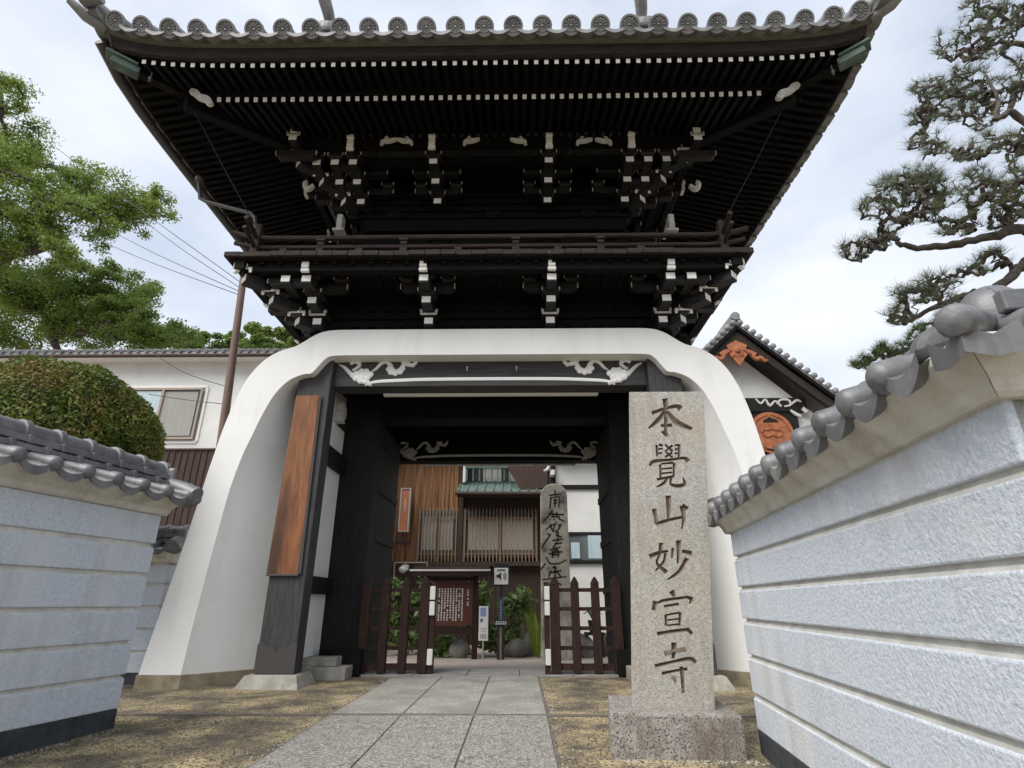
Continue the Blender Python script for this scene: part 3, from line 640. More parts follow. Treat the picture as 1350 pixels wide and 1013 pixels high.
for s in (-1, 1):                            # hip ridges, upturned corner tiles, descending ridges, gables
    b = MB(); pts = [P(s*(EX-d), EYF+d, roofz(EX-d, EYF+d)+.14) for d in (.28, .5, .8, 1.2, HG)]
    for wq, hz in ((.30, .0), (.24, .10), (.18, .19)):
        for i in range(4): b.beam(Vector(pts[i])+UP*hz, Vector(pts[i+1])+UP*hz, wq, .10)
    b.tube([Vector(p)+UP*.27 for p in pts], .10, 10)
    b.build('hip_ridge', 'old_tile', roof)
    b = MB(); c = Vector(P(s*(EX-.36), EYF+.34, ZT+.44)); b.prism([c+Vector((dx, 0, dz)) for dx, dz in ((-.17, -.18), (.17, -.18), (.19, .06), (.12, .2), (0, .26), (-.12, .2), (-.19, .06))], (0, .14, 0)); b.ball(c+Vector((0, -.03, 0)), .08, .06, .09); b.build('ridge_end_tile', 'old_tile', roof, bevel=.02)
    b = MB(); b.tube([P(s*(EX-.45), EYF+.42, ZT+.36), P(s*(EX-.18), EYF+.16, ZT+.40), P(s*(EX+.02), EYF-.04, ZT+.50), P(s*(EX+.13), EYF-.14, ZT+.60)], [.10, .11, .115, .12], 14); b.build('corner_tile', 'old_tile', roof, smooth=True)
    b = MB(); b.tube([P(s*(EX-.1), EYF+.1, ZT+.24), P(s*(EX+.10), EYF-.08, ZT+.30), P(s*(EX+.26), EYF-.22, ZT+.42)], [.07, .08, .05], 10); b.build('corner_tile', 'old_tile', roof, smooth=True)
    ud = s*2.28; b = MB(); pts = [P(ud, y, roofz(ud, y)+.12) for y in (EYF+.35, EYF+1.2, EYF+2.4, EYF+3.6, YC)]
    for i in range(4): b.beam(pts[i], pts[i+1], .30, .34)
    b.tube([Vector(p)+UP*.22 for p in pts], .11, 10); b.build('descending_ridge', 'old_tile', roof)
    c = Vector(P(ud, EYF+.10, ZT+.25)); b = MB(); b.prism([c+Vector((dx, 0, dz)) for dx, dz in ((-.27, -.16), (.27, -.16), (.27, 0), (.19, .12), (.1, .16), (-.1, .16), (-.19, .12), (-.27, 0))], (0, .16, 0)); b.ball(c+Vector((0, -.02, 0)), .10, .05, .10)
    b.tube([c+Vector((.0, .2, .14)), c+Vector((-.02, .0, .30)), c+Vector((-.08, -.22, .52))], [.075, .085, .10], 12); b.build('ridge_end_tile', 'old_tile', roof, bevel=.015)
    b = MB(); zz = [roofz(EX-HG, y) for y in gy]
    b.prism([P(s*(EX-HG+.02), EYF+HG, roofz(EX-HG-.01, EYF+HG)-.3), P(s*(EX-HG+.02), EYB-HG, roofz(EX-HG-.01, EYB-HG)-.3), P(s*(EX-HG+.02), YC, roofz(0, YC)-.1)], (-s*.1, 0, 0)); b.build('gable', 'plaster', gate)
b = MB(); zr = roofz(0, YC)
for k, wq in enumerate((.5, .44, .40, .36)): b.box(XC-EX+HG-.15, XC+EX-HG+.15, YC-wq/2, YC+wq/2, zr-.1+k*.14, zr+.035+k*.14)
b.tube([P(-EX+HG-.2, YC, zr+.52), P(EX-HG+.2, YC, zr+.52)], .14, 12); b.build('main_ridge', 'old_tile', roof)
# --- gutter pipe on the left
b = MB()
pts = [at(262, 240, 7.35), at(264, 262, 7.4), at(272, 266, 7.4), at(330, 281, 7.2), at(336, 287, 7.2), at(338, 318, 7.15)]
b.tube(pts, .032, 10); b.ball(pts[0]+Vector((0, 0, .05)), .07, .07, .07); b.build('downpipe', 'pipe', gate, smooth=True)
b = MB(); b.tube([P(-EX-.02, 5.6+i*.5, ZT-.13+swp((5.6+i*.5-YC)/(YC-EYF))) for i in range(18)], .085, 10); b.build('gutter', 'pipe', gate, smooth=True)
# carved strips and rings under the balcony
b = MB()
for px in (488, 640, 790): 
    q = at(px, 366, 7.5); b.tube([q+Vector((.03*math.cos(a), 0, .03*math.sin(a))) for a in [i*.7 for i in range(10)]], .006, 5)
b.build('iron_ring', 'steel', gate)

# ------------------------------------------------------------------ wooden signboard on the left pillar, louvred box
b = MB(); u0, u1 = -2.95, -2.44
pts = [P(-2.965, 7.86, 1.36), P(-2.53, 7.86, 1.36), P(-2.57, 7.84, 3.92), P(-2.92, 7.84, 3.92)]
b.prism(pts, (0, .035, 0)); b.mi = 1; b.box(XC-2.965, XC-2.53, 7.853, 7.899, 1.335, 1.36); b.beam(P(-2.524, 7.868, 1.36), P(-2.564, 7.86, 3.93), .014, .05)
tag(b.build('signboard', ['copperboard', 'pipe'], bevel=.004), 'weathered copper brown board with blackened grain fixed on the left front pillar', 'signboard')
q = at(447, 541, 8.75)
lb = thing('louvred_lamp', 'small pale pleated lamp box on the black post left inside the gateway', 'lamp', q)
b = MB(); 
for k in range(4): 
    z = q.z+.13-k*.085; b.hexa([(q.x-.10, 8.66, z-.085), (q.x+.09, 8.66, z-.085), (q.x+.09, 8.85, z-.085), (q.x-.10, 8.85, z-.085)], [(q.x-.085, 8.69, z), (q.x+.075, 8.69, z), (q.x+.075, 8.85, z), (q.x-.085, 8.85, z)])
b.build('lamp_shade', 'old_white', lb); b = MB(); b.box(q.x-.12, q.x+.06, 8.85, 9.32, q.z-.22, q.z-.1); b.build('bracket', 'black_wood', lb)

# ------------------------------------------------------------------ inscribed stone pillar
st = thing('stone_pillar', 'tall granite pillar carved with six large characters beside the right wall', 'stone pillar', (1.18, 4.95, -.09))
b = MB(); b.hexa([(.632, 4.62, -.16), (1.60, 4.62, -.16), (1.66, 5.50, -.16), (.74, 5.50, -.16)], [(.645, 4.64, .262), (1.61, 4.64, .240), (1.67, 5.47, .240), (.755, 5.47, .262)]); b.build('plinth', 'granite_base', st, bevel=.02)
A0, A1, A2, A3 = Vector((.846, 4.86, .225)), Vector((1.474, 4.86, .215)), Vector((1.690, 4.78, 2.80)), Vector((1.008, 4.78, 2.80))
def face(px, py, h=0):       # photo pixel on the front face -> 3-D, pushed h metres into the stone
    s = (py-515)/(938-515); 
    n = (A1-A0).cross(A3-A0).normalized()      # faces the street
    d = _w+_r*((px-675)/FPX)+_u*((506.5-py)/FPX); o = Vector((0, 0, EYE)); t = (A0-o).dot(n)/d.dot(n)
    return o+d*t-n*h
n = (A1-A0).cross(A3-A0).normalized()
bk = Vector((.075, .42, 0))
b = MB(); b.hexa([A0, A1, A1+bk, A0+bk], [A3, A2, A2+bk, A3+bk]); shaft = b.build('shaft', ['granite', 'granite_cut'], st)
f5 = lambda x, y: (830+x/4.608, 500+y/4.608); f6 = lambda x, y: (830+x/4.408, 700+y/4.408)
CH = [(f5, [[(135, 208, 9), (200, 185, 8), (280, 165, 9), (312, 180, 15)], [(215, 118, 13), (222, 180, 11), (222, 270, 9), (218, 345, 7)], [(215, 195, 8), (170, 255, 12), (115, 298, 4)], [(228, 195, 6), (290, 265, 14), (380, 303, 7)], [(190, 283, 7), (258, 280, 8)], [(195, 318, 4), (222, 335, 11), (228, 350, 3)]]),
      (f5, [[(165, 400, 6), (168, 470, 5)], [(178, 398, 6), (203, 405, 5)], [(174, 426, 4), (203, 421, 4)], [(174, 452, 4), (198, 448, 4)], [(215, 397, 4), (262, 440, 6)], [(262, 402, 6), (215, 440, 4)], [(220, 442, 4), (262, 478, 5)], [(260, 446, 6), (215, 475, 4)], [(302, 395, 7), (300, 478, 5)], [(274, 402, 4), (300, 399, 4)], [(274, 427, 4), (299, 424, 4)], [(274, 452, 4), (299, 449, 4)],
            [(122, 527, 7), (150, 500, 9), (250, 490, 6), (330, 480, 7), (358, 500, 12)], [(187, 518, 6), (189, 600, 5)], [(190, 515, 4), (268, 508, 5)], [(272, 510, 7), (268, 595, 5)], [(195, 546, 4), (260, 540, 4)], [(195, 573, 4), (260, 567, 4)], [(166, 610, 6), (265, 592, 6)], [(232, 602, 6), (205, 635, 7), (165, 655, 3)], [(252, 602, 6), (252, 638, 7), (290, 650, 9), (335, 640, 9), (325, 600, 3)]]),
      (f5, [[(235, 708, 13), (238, 790, 10), (236, 850, 6)], [(148, 788, 11), (160, 840, 9), (165, 880, 9)], [(160, 882, 10), (235, 858, 8), (325, 838, 7)], [(320, 768, 13), (330, 840, 9), (318, 910, 4)], [(318, 768, 11), (354, 787, 7)]]),
      (f6, [[(116, 152, 12), (170, 130, 9), (225, 118, 5)], [(185, 70, 10), (175, 140, 7), (160, 190, 6), (215, 242, 10)], [(210, 130, 6), (198, 182, 7), (150, 232, 4)], [(285, 55, 12), (285, 120, 8), (280, 190, 5)], [(252, 100, 7), (247, 160, 4)], [(305, 118, 7), (362, 132, 11)], [(335, 160, 10), (290, 235, 9), (220, 285, 3)]]),
      (f6, [[(243, 348, 13), (262, 382, 7)], [(152, 408, 11), (142, 462, 10)], [(165, 422, 5), (200, 405, 7), (338, 386, 6)], [(332, 384, 6), (366, 400, 11)], [(364, 398, 9), (348, 424, 4)], [(200, 440, 6), (287, 425, 6)], [(210, 488, 6), (213, 552, 6)], [(210, 490, 4), (292, 476, 5)], [(295, 475, 7), (290, 552, 5)], [(220, 520, 4), (284, 512, 4)], [(220, 550, 4), (287, 543, 4)], [(160, 600, 9), (260, 583, 8), (345, 574, 8)], [(338, 572, 9), (364, 600, 7)]]),
      (f6, [[(258, 650, 12), (255, 742, 8)], [(200, 708, 8), (260, 695, 6), (324, 685, 8)], [(148, 787, 9), (250, 762, 7), (350, 745, 10), (387, 766, 7)], [(188, 831, 8), (260, 815, 6), (337, 804, 8)], [(301, 788, 9), (308, 860, 8), (311, 940, 6)], [(313, 930, 6), (299, 915, 3)], [(252, 843, 8), (264, 877, 4)]])]
for mp_, strokes in CH:
    for s_ in strokes:
        for tr_ in range(14):
            cb = MB(); cb.mi = 1; dp = .030-.0011*tr_; jx = .23*tr_*(-1)**tr_
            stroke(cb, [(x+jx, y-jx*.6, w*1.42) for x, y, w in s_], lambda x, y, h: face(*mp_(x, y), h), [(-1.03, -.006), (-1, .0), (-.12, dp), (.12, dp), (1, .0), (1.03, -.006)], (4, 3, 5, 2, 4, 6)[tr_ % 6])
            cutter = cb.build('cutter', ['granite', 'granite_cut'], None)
            bo = shaft.modifiers.new('carve', 'BOOLEAN'); bo.operation = 'DIFFERENCE'; bo.object = cutter; bo.solver = 'EXACT'; bo.use_self = tr_ % 3 == 2
            dg_ = bpy.context.evaluated_depsgraph_get(); me2 = bpy.data.meshes.new_from_object(shaft.evaluated_get(dg_), depsgraph=dg_)
            shaft.modifiers.clear(); cm_ = cutter.data; bpy.data.objects.remove(cutter); bpy.data.meshes.remove(cm_)
            if len(me2.vertices) > len(shaft.data.vertices) and max(v.co.z for v in me2.vertices) > 2.5 and 5 < sum(p.area for p in me2.polygons) < 9:
                shaft.data = me2; break
        else: print('STROKE FAILED', s_)
me2 = shaft.data
bm_ = bmesh.new(); bm_.from_mesh(me2); off = root_loc(st)
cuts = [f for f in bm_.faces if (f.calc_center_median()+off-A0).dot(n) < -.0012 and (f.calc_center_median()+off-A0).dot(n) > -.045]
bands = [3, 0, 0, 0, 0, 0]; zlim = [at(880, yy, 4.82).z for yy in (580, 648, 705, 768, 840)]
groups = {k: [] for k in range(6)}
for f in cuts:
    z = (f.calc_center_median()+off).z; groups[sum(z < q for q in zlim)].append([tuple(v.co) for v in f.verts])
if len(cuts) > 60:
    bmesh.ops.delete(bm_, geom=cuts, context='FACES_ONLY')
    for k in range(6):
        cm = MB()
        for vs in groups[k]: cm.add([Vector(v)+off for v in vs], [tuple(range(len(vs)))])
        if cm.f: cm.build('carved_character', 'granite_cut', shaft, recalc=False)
bm_.to_mesh(me2); bm_.free(); shaft.data = me2
for m_ in me2.materials[:]: pass
print('carved faces', len(cuts))

# ------------------------------------------------------------------ low picket gates in the passage
def picket_gate(x0, x1, label, hinge):
    t = thing('picket_gate', label, 'gate', ((x0+x1)/2, 9.2, 0), 'low picket gates in the gateway')
    npost = 4
    for i in range(npost):
        x = x0+(x1-x0)*i/(npost-1); z0 = .03; b = MB(); w = .072 if i in (0, npost-1) else .06
        b.box(x-w, x+w, 9.15, 9.27, z0, 1.26); pr = [(-w, 1.26), (w, 1.26), (w, 1.285), (w*.55, 1.34), (0, 1.385), (-w*.55, 1.34), (-w, 1.285)]
        b.prism([(x+a, 9.15, z) for a, z in pr], (0, .12, 0)); b.build('picket', 'fence_wood', t, bevel=.008)
    for k in range(5):
        z = .07+k*.272; b = MB(); b.box(x0, x1, 9.185, 9.235, z, z+.055 if k else z+.09); b.build('rail', 'fence_wood', t)
    e = x1 if hinge > 0 else x0
    b = MB(); b.box(e+hinge*.085, e+hinge*.165, 9.16, 9.28, .0, 1.30); b.build('meeting_stile', 'fence_wood', t)
    for z0, z1 in ((.82, 1.02), (1.04, 1.24), (.14, .36)):
        b = MB(); xx = e+hinge*.12; b.box(xx-.042, xx+.042, 9.12, 9.16, z0, z1); b.build('latch_plate', 'sensor', t, bevel=.012)
picket_gate(-2.38, -1.47, 'left leaf of the low dark red picket gate in front of the notice board', 1)
picket_gate(.53, 1.47, 'right leaf of the low dark red picket gate beside the carved granite pillar', -1)

# ------------------------------------------------------------------ tile-capped walls
def tile_wall(name, label, Pt, ang, L_, thick, zs, zc0, zc1, ztile, zridge, side, base_z, pitch_=.27, end_ext=.16, over=.24, plain=False, mitre=False):
    """Pt: end corner on the visible face; the wall runs from there towards the camera; side: +1 when the visible face looks to +x"""
    d = Vector((-math.sin(ang), -math.cos(ang), 0)); nn = Vector((-d.y, d.x, 0))
    if nn.x*side < 0: nn = -nn
    def W(s, t, z): return Vector((Pt[0], Pt[1], 0))+d*s+nn*t+Vector((0, 0, z))
    t = thing(name, label, 'wall', W(L_/2, -thick/2, base_z))
    def bx(b, s0, s1, t0, t1, z0, z1, ft0=None):
        b.hexa([W(s0, t0, z0), W(s1, t0, z0), W(s1, t1, z0), W(s0, t1, z0)], [W(s0, t0, z1), W(s1, t0, z1), W(s1, t1, z1), W(s0, t1, z1)])
    e2 = .05 if plain else 0; b = MB(); bx(b, .03+e2, L_, -thick+.02, -.024, base_z, ztile); b.build('core', 'joint', t)
    b = MB(); bx(b, e2, L_, -thick, .0, base_z-.1, zs[0][0]); b.build('footing', 'wall_base', t, bevel=.006)
    for z0, z1 in zs:
        b = MB(); bx(b, e2, L_, -thick, .0, z0+.004, z1); b.build('stucco_band', 'stucco', t, bevel=.009)
        b = MB(); bx(b, .012+e2, L_, -thick+.012, -.012, z1-.002, z1+.014); b.build('band_ledge', 'joint', t)
    b = MB(); e_ = over-.035; mid = -thick/2; ov = over
    pr = [(0.0, zc0), (.03, zc0), (.045, zc0+.015), (.06, zc0+.05), (e_, ztile-.03), (e_, ztile), (mid, ztile+.06), (-thick-e_, ztile), (-thick-e_, ztile-.03), (-thick-.06, zc0+.05), (-thick, zc0)]
    k_ = len(pr); b.add([W(-max(a, 0) if plain else -.035, a, z) for a, z in pr]+[W(L_+(max(a, 0) if mitre else 0), a, z) for a, z in pr], [tuple(range(k_-1, -1, -1)), tuple(range(k_, 2*k_))]+[(i, (i+1) % k_, k_+(i+1) % k_, k_+i) for i in range(k_)]); b.build('cornice', 'cornice', t, bevel=.006)
    cop = None; so_ = .10 if plain else -.05; nroll = int((L_+(over+.06 if mitre else 0))/pitch_); b = MB()
    slope = [W(0, mid, zridge-.13), W(0, ov-.02, ztile+.045)]
    for sg in (1, -1):
        tt = lambda a: a if sg > 0 else -thick-a
        for i in range(nroll):
            s0 = so_+i*pitch_
            if plain and sg < 0 and s0 < thick+over: continue
            if mitre and sg < 0 and s0 > L_-thick-over: continue
            if mitre and s0 > L_+over-pitch_: continue
            rows = []
            for f in (0, .5, 1):
                a = mid+(ov-mid)*f; z = (ztile+.10)+(-.10)*f; row = []
                for j in range(9):
                    q = j/8; s = s0+.03+(pitch_-.06)*q; row.append(W(s, tt(a), z+.022-.045*math.sin(math.pi*q)**.8))
                rows.append(row)
            low = [Vector(p)-UP*(.068-.02*(1-math.sin(math.pi*j/8))) for j, p in enumerate(rows[-1])]
            bk2 = [Vector(p)-nn*sg*.05+UP*.03 for p in low]
            b.grid(rows+[low, bk2])
    cop = b.build('coping_pan', 'tile', t, smooth=True)
    for sg in (1, -1):
        tt = lambda a: a if sg > 0 else -thick-a
        for i in range(nroll):
            s = so_+i*pitch_
            if plain and sg < 0 and s < thick+over: continue
            if mitre and sg < 0 and s > L_-thick-over: continue
            p0 = W(s, tt(mid+.08), ztile+.10); p1 = W(s, tt(ov-.008), ztile+.024); dd = (p1-p0).normalized(); b = MB()
            b.tube([p0, p1-dd*.07, p1-dd*.066, p1+dd*.0, p1+dd*.018, p1+dd*.031, p1+dd*.038], [.050, .050, .058, .058, .052, .036, .010], 16); o = b.build('coping_roll', 'tile', t, smooth=True)
    b = MB()
    e1 = .08+thick/2 if plain else 0; L2_ = L_-(thick/2 if mitre else 0); bx(b, -.08+e1, L2_, mid-.10, mid+.10, ztile+.05, zridge-.05); bx(b, -.08+e1, L2_, mid-.175, mid+.175, zridge-.175, zridge-.130); bx(b, -.07+e1, L2_, mid-.135, mid+.135, zridge-.105, zridge-.055)
    for i in range(nroll):
        for a, z, w_ in ((.172, zridge-.15, .026), (.132, zridge-.08, .024)):
            s = i*pitch_+.10+(.13 if a < .15 else 0); 
            for sg in (1, -1): bx(b, s, s+w_*1.6, mid+sg*(a-.06), mid+sg*(a+.016), z-.032, z+.034)
    b.build('ridge_course', 'tile', t, bevel=.005)
    b = MB(); npc = int(L_/(pitch_*1.02))
    for i in range(npc):
        s0 = -.10+i*pitch_*1.02; s1 = s0+pitch_*1.02
        
        if plain and s0 < thick/2-.1 or mitre and s1 > L_-thick/2+.1: continue
        prof = [(s0, .088), (s0+.004, .106), (s0+.055, .106), (s0+.060, .086), (s1, .084)]
        b.tube([W(s, mid, zridge-.015) for s, r in prof], [r for s, r in prof], 14)
    b.build('ridge_cap', 'tile', t, smooth=True)
    if plain:     # diagonal roll and ornament on the outer corner
        b = MB(); p0 = W(.10, -.10, ztile+.13); p1 = W(-over+.0, over-.0, ztile+.02); dd = (p1-p0).normalized(); b.tube([p0, p1-dd*.07, p1-dd*.066, p1, p1+dd*.018, p1+dd*.03], [.042, .042, .048, .048, .040, .012], 16)
        b.grid([[W(-.0, over*.9, ztile+.03), W(-over*.5, over*.95, ztile-.02), W(-over, over, ztile+.01), W(-over*.95, over*.5, ztile-.02), W(-over*.9, 0, ztile+.03)], [W(.0, over*.9, ztile-.06), W(-over*.5, over*.95, ztile-.085), W(-over, over, ztile-.07), W(-over*.95, over*.5, ztile-.085), W(-over*.9, 0, ztile-.06)]]); b.build('corner_tile', 'tile', t, smooth=True)
        b = MB(); c0 = W(thick/2, mid, zridge-.01); b.ball(c0, .10, .10, .11, 18, 10); b.obox(c0-UP*.12, d, nn, .10, .10, .10); b.build('corner_ornament', 'tile', t, smooth=True); return t
    b = MB(); p0 = W(.03, ov-.06, ztile+.07); p1 = W(-.16, ov-.03, ztile+.055); p2 = W(-.22, ov-.02, ztile+.05)
    for a0 in (-.02,): b.tube([W(.02, mid, zridge-.12)-d*.10, W(-.1, ov-.10, ztile+.09), W(-.1, ov+.02, ztile+.035)], [.07, .08, .085], 12)
    b.tube([W(.0, ov-.07, ztile-.0), W(-.12, ov-.07, ztile+.0), W(-.20, ov-.07, ztile+.04)], [.05, .085, .075], 12); b.build('corner_tile', 'tile', t, smooth=True)
    b = MB(); bx(b, -.13, -.05, mid-.17, mid+.17, zridge-.2, zridge+.02); b.build('end_tile', 'tile', t, bevel=.03)
    return t
ZLW = [(.135, .372), (.402, .645), (.678, .928), (.962, 1.222), (1.258, 1.492), (1.53, 1.80)]
tile_wall('tile_capped_wall', 'pale blue stucco wall with grey tile coping at the left edge beside the round hedge', (-3.535, 5.53), R(10.4), 4.6, .40, ZLW, 1.80, 1.90, 1.968, 2.28, 1, -.05, pitch_=.285, over=.235)
ZRW = [(.125, .335), (.365, .60), (.63, .85), (.882, 1.085), (1.115, 1.32), (1.35, 1.545)]
tile_wall('tile_capped_wall', 'long pale blue stucco wall with grey tile coping along the right edge beside the stone pillar', (1.757, 4.80), R(6.8), 3.33, .40, ZRW, 1.535, 1.62, 1.688, 1.90, -1, -.12, pitch_=.26, over=.17, mitre=True)
c_ = Vector((1.757, 4.80, 0))+Vector((-math.sin(R(6.8)), -math.cos(R(6.8)), 0))*3.332
tile_wall('tile_capped_wall', 'stub of tile capped wall turning away round the near corner at the right edge of the picture', (c_.x-.0, c_.y), R(-83.2), 2.2, .40, [(a_-.003, b_-.003) for a_, b_ in ZRW], 1.532, 1.618, 1.685, 1.897, -1, -.2, pitch_=.26, over=.17, plain=True)
# short wall that closes the gap between the left wall and the gate
q = at(222, 706, 8.3)
tile_wall('tile_capped_wall', 'short low tile capped wall in the gap between the left wall and the white arch', (-4.95, 8.15), R(-90+180), 3.2, .3, [(z0+.0, z1) for z0, z1 in ZLW[:5]], 1.53, 1.66, 1.71, 1.98, 1, -.05, over=.2)

# ------------------------------------------------------------------ courtyard: notice board, signs, memorial stone, plants
GY = -.2
EYE_SCALE[0] = 1.25  # from here on, sizes and distances are enlarged about the camera eye
nb = thing('notice_board', 'roofed dark red notice board with columns of white writing behind the left picket gate', 'notice board', (-1.6, 13.65, GY))
for x in (-2.15, -1.03):
    b = MB(); b.box(x-.06, x+.06, 13.6, 13.72, GY-.05, 1.62); b.build('post', 'fence_wood', nb, bevel=.006)
b = MB(); b.box(-2.10, -1.08, 13.615, 13.66, .52, 1.45); bd = b.build('board', 'board_wood', nb)
for z0, z1 in ((.34, .48), (1.47, 1.56)):
    b = MB(); b.box(-2.09, -1.09, 13.60, 13.70, z0, z1); b.build('rail', 'fence_wood', nb, bevel=.005)
b = MB(); b.prism([(-2.47, 13.35, 1.60), (-2.47, 13.95, 1.60), (-2.47, 13.66, 1.80)], (1.75, 0, 0)); b.box(-2.47, -.72, 13.34, 13.40, 1.57, 1.66); rf = b.build('roof', 'fence_wood', nb)
b = MB(); b.beam((-2.52, 13.36, 1.695), (-.68, 13.36, 1.695), .09, .035); b.build('roof_edge', 'house_white', rf)
b = MB(); rr = random.Random(11)
for c in range(10):
    x = -1.33-c*.066; z = 1.31; zend = .62+(0 if c % 3 else .03)
    while z > zend:
        h = .038; k = rr.randint(2, 3)
        for q in range(k): b.box(x-.017, x+.017, 13.612, 13.6145, z-h*q/k-.009, z-h*q/k)
        b.box(x-.004+rr.uniform(-.01, .01), x+.004, 13.611, 13.6135, z-h, z); z -= h+.012+(.05 if rr.random() < .05 else 0)
for z in (1.28, 1.23, 1.18, 1.10, 1.02, .97):
    for q in range(2): b.box(-1.22, -1.18, 13.612, 13.6145, z-.02*q-.01, z-.02*q)
b.build('white_writing', 'house_white', bd)
sg = thing('information_sign', 'small white information sign on a thin metal stake beside the notice board', 'sign', (-.825, 13.5, GY))
b = MB(); b.tube([(-.825, 13.5, GY-.05), (-.825, 13.5, .35)], .02, 8); b.build('stake', 'steel', sg, smooth=True)
b = MB(); b.box(-.93, -.72, 13.47, 13.49, .22, .93); pn = b.build('panel', 'sign_white', sg, bevel=.008)
b = MB(); b.box(-.90, -.77, 13.465, 13.469, .72, .90); b.build('picture', 'sign_blue', pn)
b = MB(); b.box(-.90, -.84, 13.465, 13.469, .60, .67); 
for k in range(4): b.box(-.885+k*.035, -.87+k*.035, 13.466, 13.469, .26, .36)
for k in range(3): b.box(-.88, -.76, 13.466, 13.469, .40+k*.035, .407+k*.035)
b.build('writing', 'rock', pn)
ag = thing('audio_guide_post', 'dark audio guide post with a white loudspeaker symbol panel in the courtyard', 'audio guide', (-.44, 13.5, GY))
b = MB(); b.box(-.52, -.36, 13.5, 13.62, GY-.03, .55); b.build('lower_post', 'sign_black', ag, bevel=.01)
b = MB(); b.box(-.465, -.415, 13.49, 13.4995, GY+.05, .5); b.build('inlay', 'lattice', ag)
b = MB(); b.box(-.56, -.32, 13.44, 13.62, .55, .63); sh_ = b.build('shelf', 'sign_black', ag, bevel=.006)
b = MB(); b.box(-.56, -.32, 13.432, 13.439, .555, .575)
for k in range(5): b.box(-.545+k*.05, -.515+k*.05, 13.432, 13.439, .59, .62)
b.build('white_writing', 'house_white', sh_)
b = MB(); b.box(-.495, -.385, 13.5, 13.58, .63, 1.12); pn = b.build('name_panel', 'sign_navy', ag, bevel=.006)
b = MB(); rr = random.Random(5)
for k in range(7):
    z = 1.05-k*.06; b.box(-.452, -.428, 13.494, 13.499, z-.035, z-.028); b.box(-.455, -.425, 13.494, 13.499, z-.018, z-.010); b.box(-.444, -.437, 13.494, 13.499, z-.042, z-.002)
b.build('white_writing', 'house_white', pn)
b = MB()
for x in (-.49, -.39): b.box(x-.012, x+.012, 13.52, 13.56, 1.12, 1.42)
b.build('upright', 'steel', ag)
b = MB(); b.box(-.62, -.26, 13.49, 13.64, 1.36, 1.86); b.box(-.50, -.38, 13.5, 13.6, 1.12, 1.40); hd = b.build('head', 'sign_black', ag, bevel=.02)
b = MB(); b.box(-.595, -.275, 13.478, 13.489, 1.39, 1.75); sp = b.build('symbol_panel', 'sign_white', hd, bevel=.01)
b = MB(); cz = 1.57; cx = -.47; yy = 13.472
b.prism([(cx-.075, yy, cz-.03), (cx-.03, yy, cz-.03), (cx+.03, yy, cz-.085), (cx+.03, yy, cz+.085), (cx-.03, yy, cz+.03), (cx-.075, yy, cz+.03)], (0, .005, 0))
for r in (.05, .09):
    b.grid([[(cx+.045+(r+dr)*math.cos(a), yy, cz+(r+dr)*math.sin(a)*1.05) for dr in (0, .017)] for a in [(-.9+1.8*i/8) for i in range(9)]])
b.box(-.53, -.34, yy, yy+.005, 1.69, 1.715); b.build('loudspeaker_symbol', 'sign_black', sp)

ms = thing('memorial_stone', 'tall round topped memorial stone with brushed whisker writing behind the right picket gate', 'memorial stone', (.82, 13.5, GY))
b = MB(); pts = []
w0, w1 = .34, .315
for i in range(13):
    a = math.pi*i/12; pts.append((.82+w1*math.cos(a), 13.4, 3.42+.27*math.sin(a)))
pts += [(.80-w0, 13.4, GY-.1), (.80+w0, 13.4, GY-.1)]
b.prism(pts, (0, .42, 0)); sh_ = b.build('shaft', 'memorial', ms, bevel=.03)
f7 = lambda x, y: (690+x/5.625, 620+y/5.625)
MS = [[(235, 148), (236, 190)], [(190, 187), (280, 178)], [(205, 200), (196, 282)], [(205, 208), (265, 200), (262, 280)], [(222, 226), (248, 222)], [(222, 246), (248, 243)], [(236, 212), (234, 276)],
      [(218, 296), (178, 348)], [(188, 326), (302, 330)], [(185, 345), (140, 388)], [(215, 315), (225, 345)], [(245, 312), (250, 345)], [(205, 346), (270, 346)], [(200, 362), (196, 372)], [(228, 360), (232, 372)], [(258, 358), (305, 382)],
      [(165, 442), (205, 412), (240, 398)], [(200, 398), (212, 445)], [(245, 384), (218, 452), (246, 446)], [(262, 400), (268, 420)], [(284, 398), (240, 472)],
      [(178, 470), (190, 478)], [(202, 474), (135, 576)], [(240, 482), (286, 496)], [(258, 458), (256, 530)], [(212, 522), (292, 512)], [(230, 546), (286, 540)], [(250, 530), (222, 580), (276, 570)],
      [(196, 592), (256, 588)], [(215, 602), (216, 652)], [(215, 606), (262, 600), (258, 650)], [(215, 630), (260, 626)], [(186, 622), (290, 604)], [(168, 642), (195, 690), (262, 692), (322, 664)], [(165, 690), (130, 737)],
      [(214, 718), (252, 728)], [(195, 762), (282, 744)], [(232, 708), (236, 802)], [(205, 742), (188, 792)], [(242, 744), (278, 792)], [(140, 812), (230, 800), (322, 790)], [(244, 828), (282, 852)], [(215, 830), (190, 870)]]
b = MB()
for s_ in MS:
    pts = []
    for i, (x, y) in enumerate(s_):
        q = at(*f7(x, y), 13.4); pts.append((q.x, q.z, .021 if 0 < i < len(s_)-1 or len(s_) == 2 else .014))
    stroke(b, pts, lambda x, z, h: (x, 13.4-h, z), [(-1, -.004), (-.8, .004), (.8, .004), (1, -.004)], 4)
b.build('whisker_writing', 'ink', sh_)

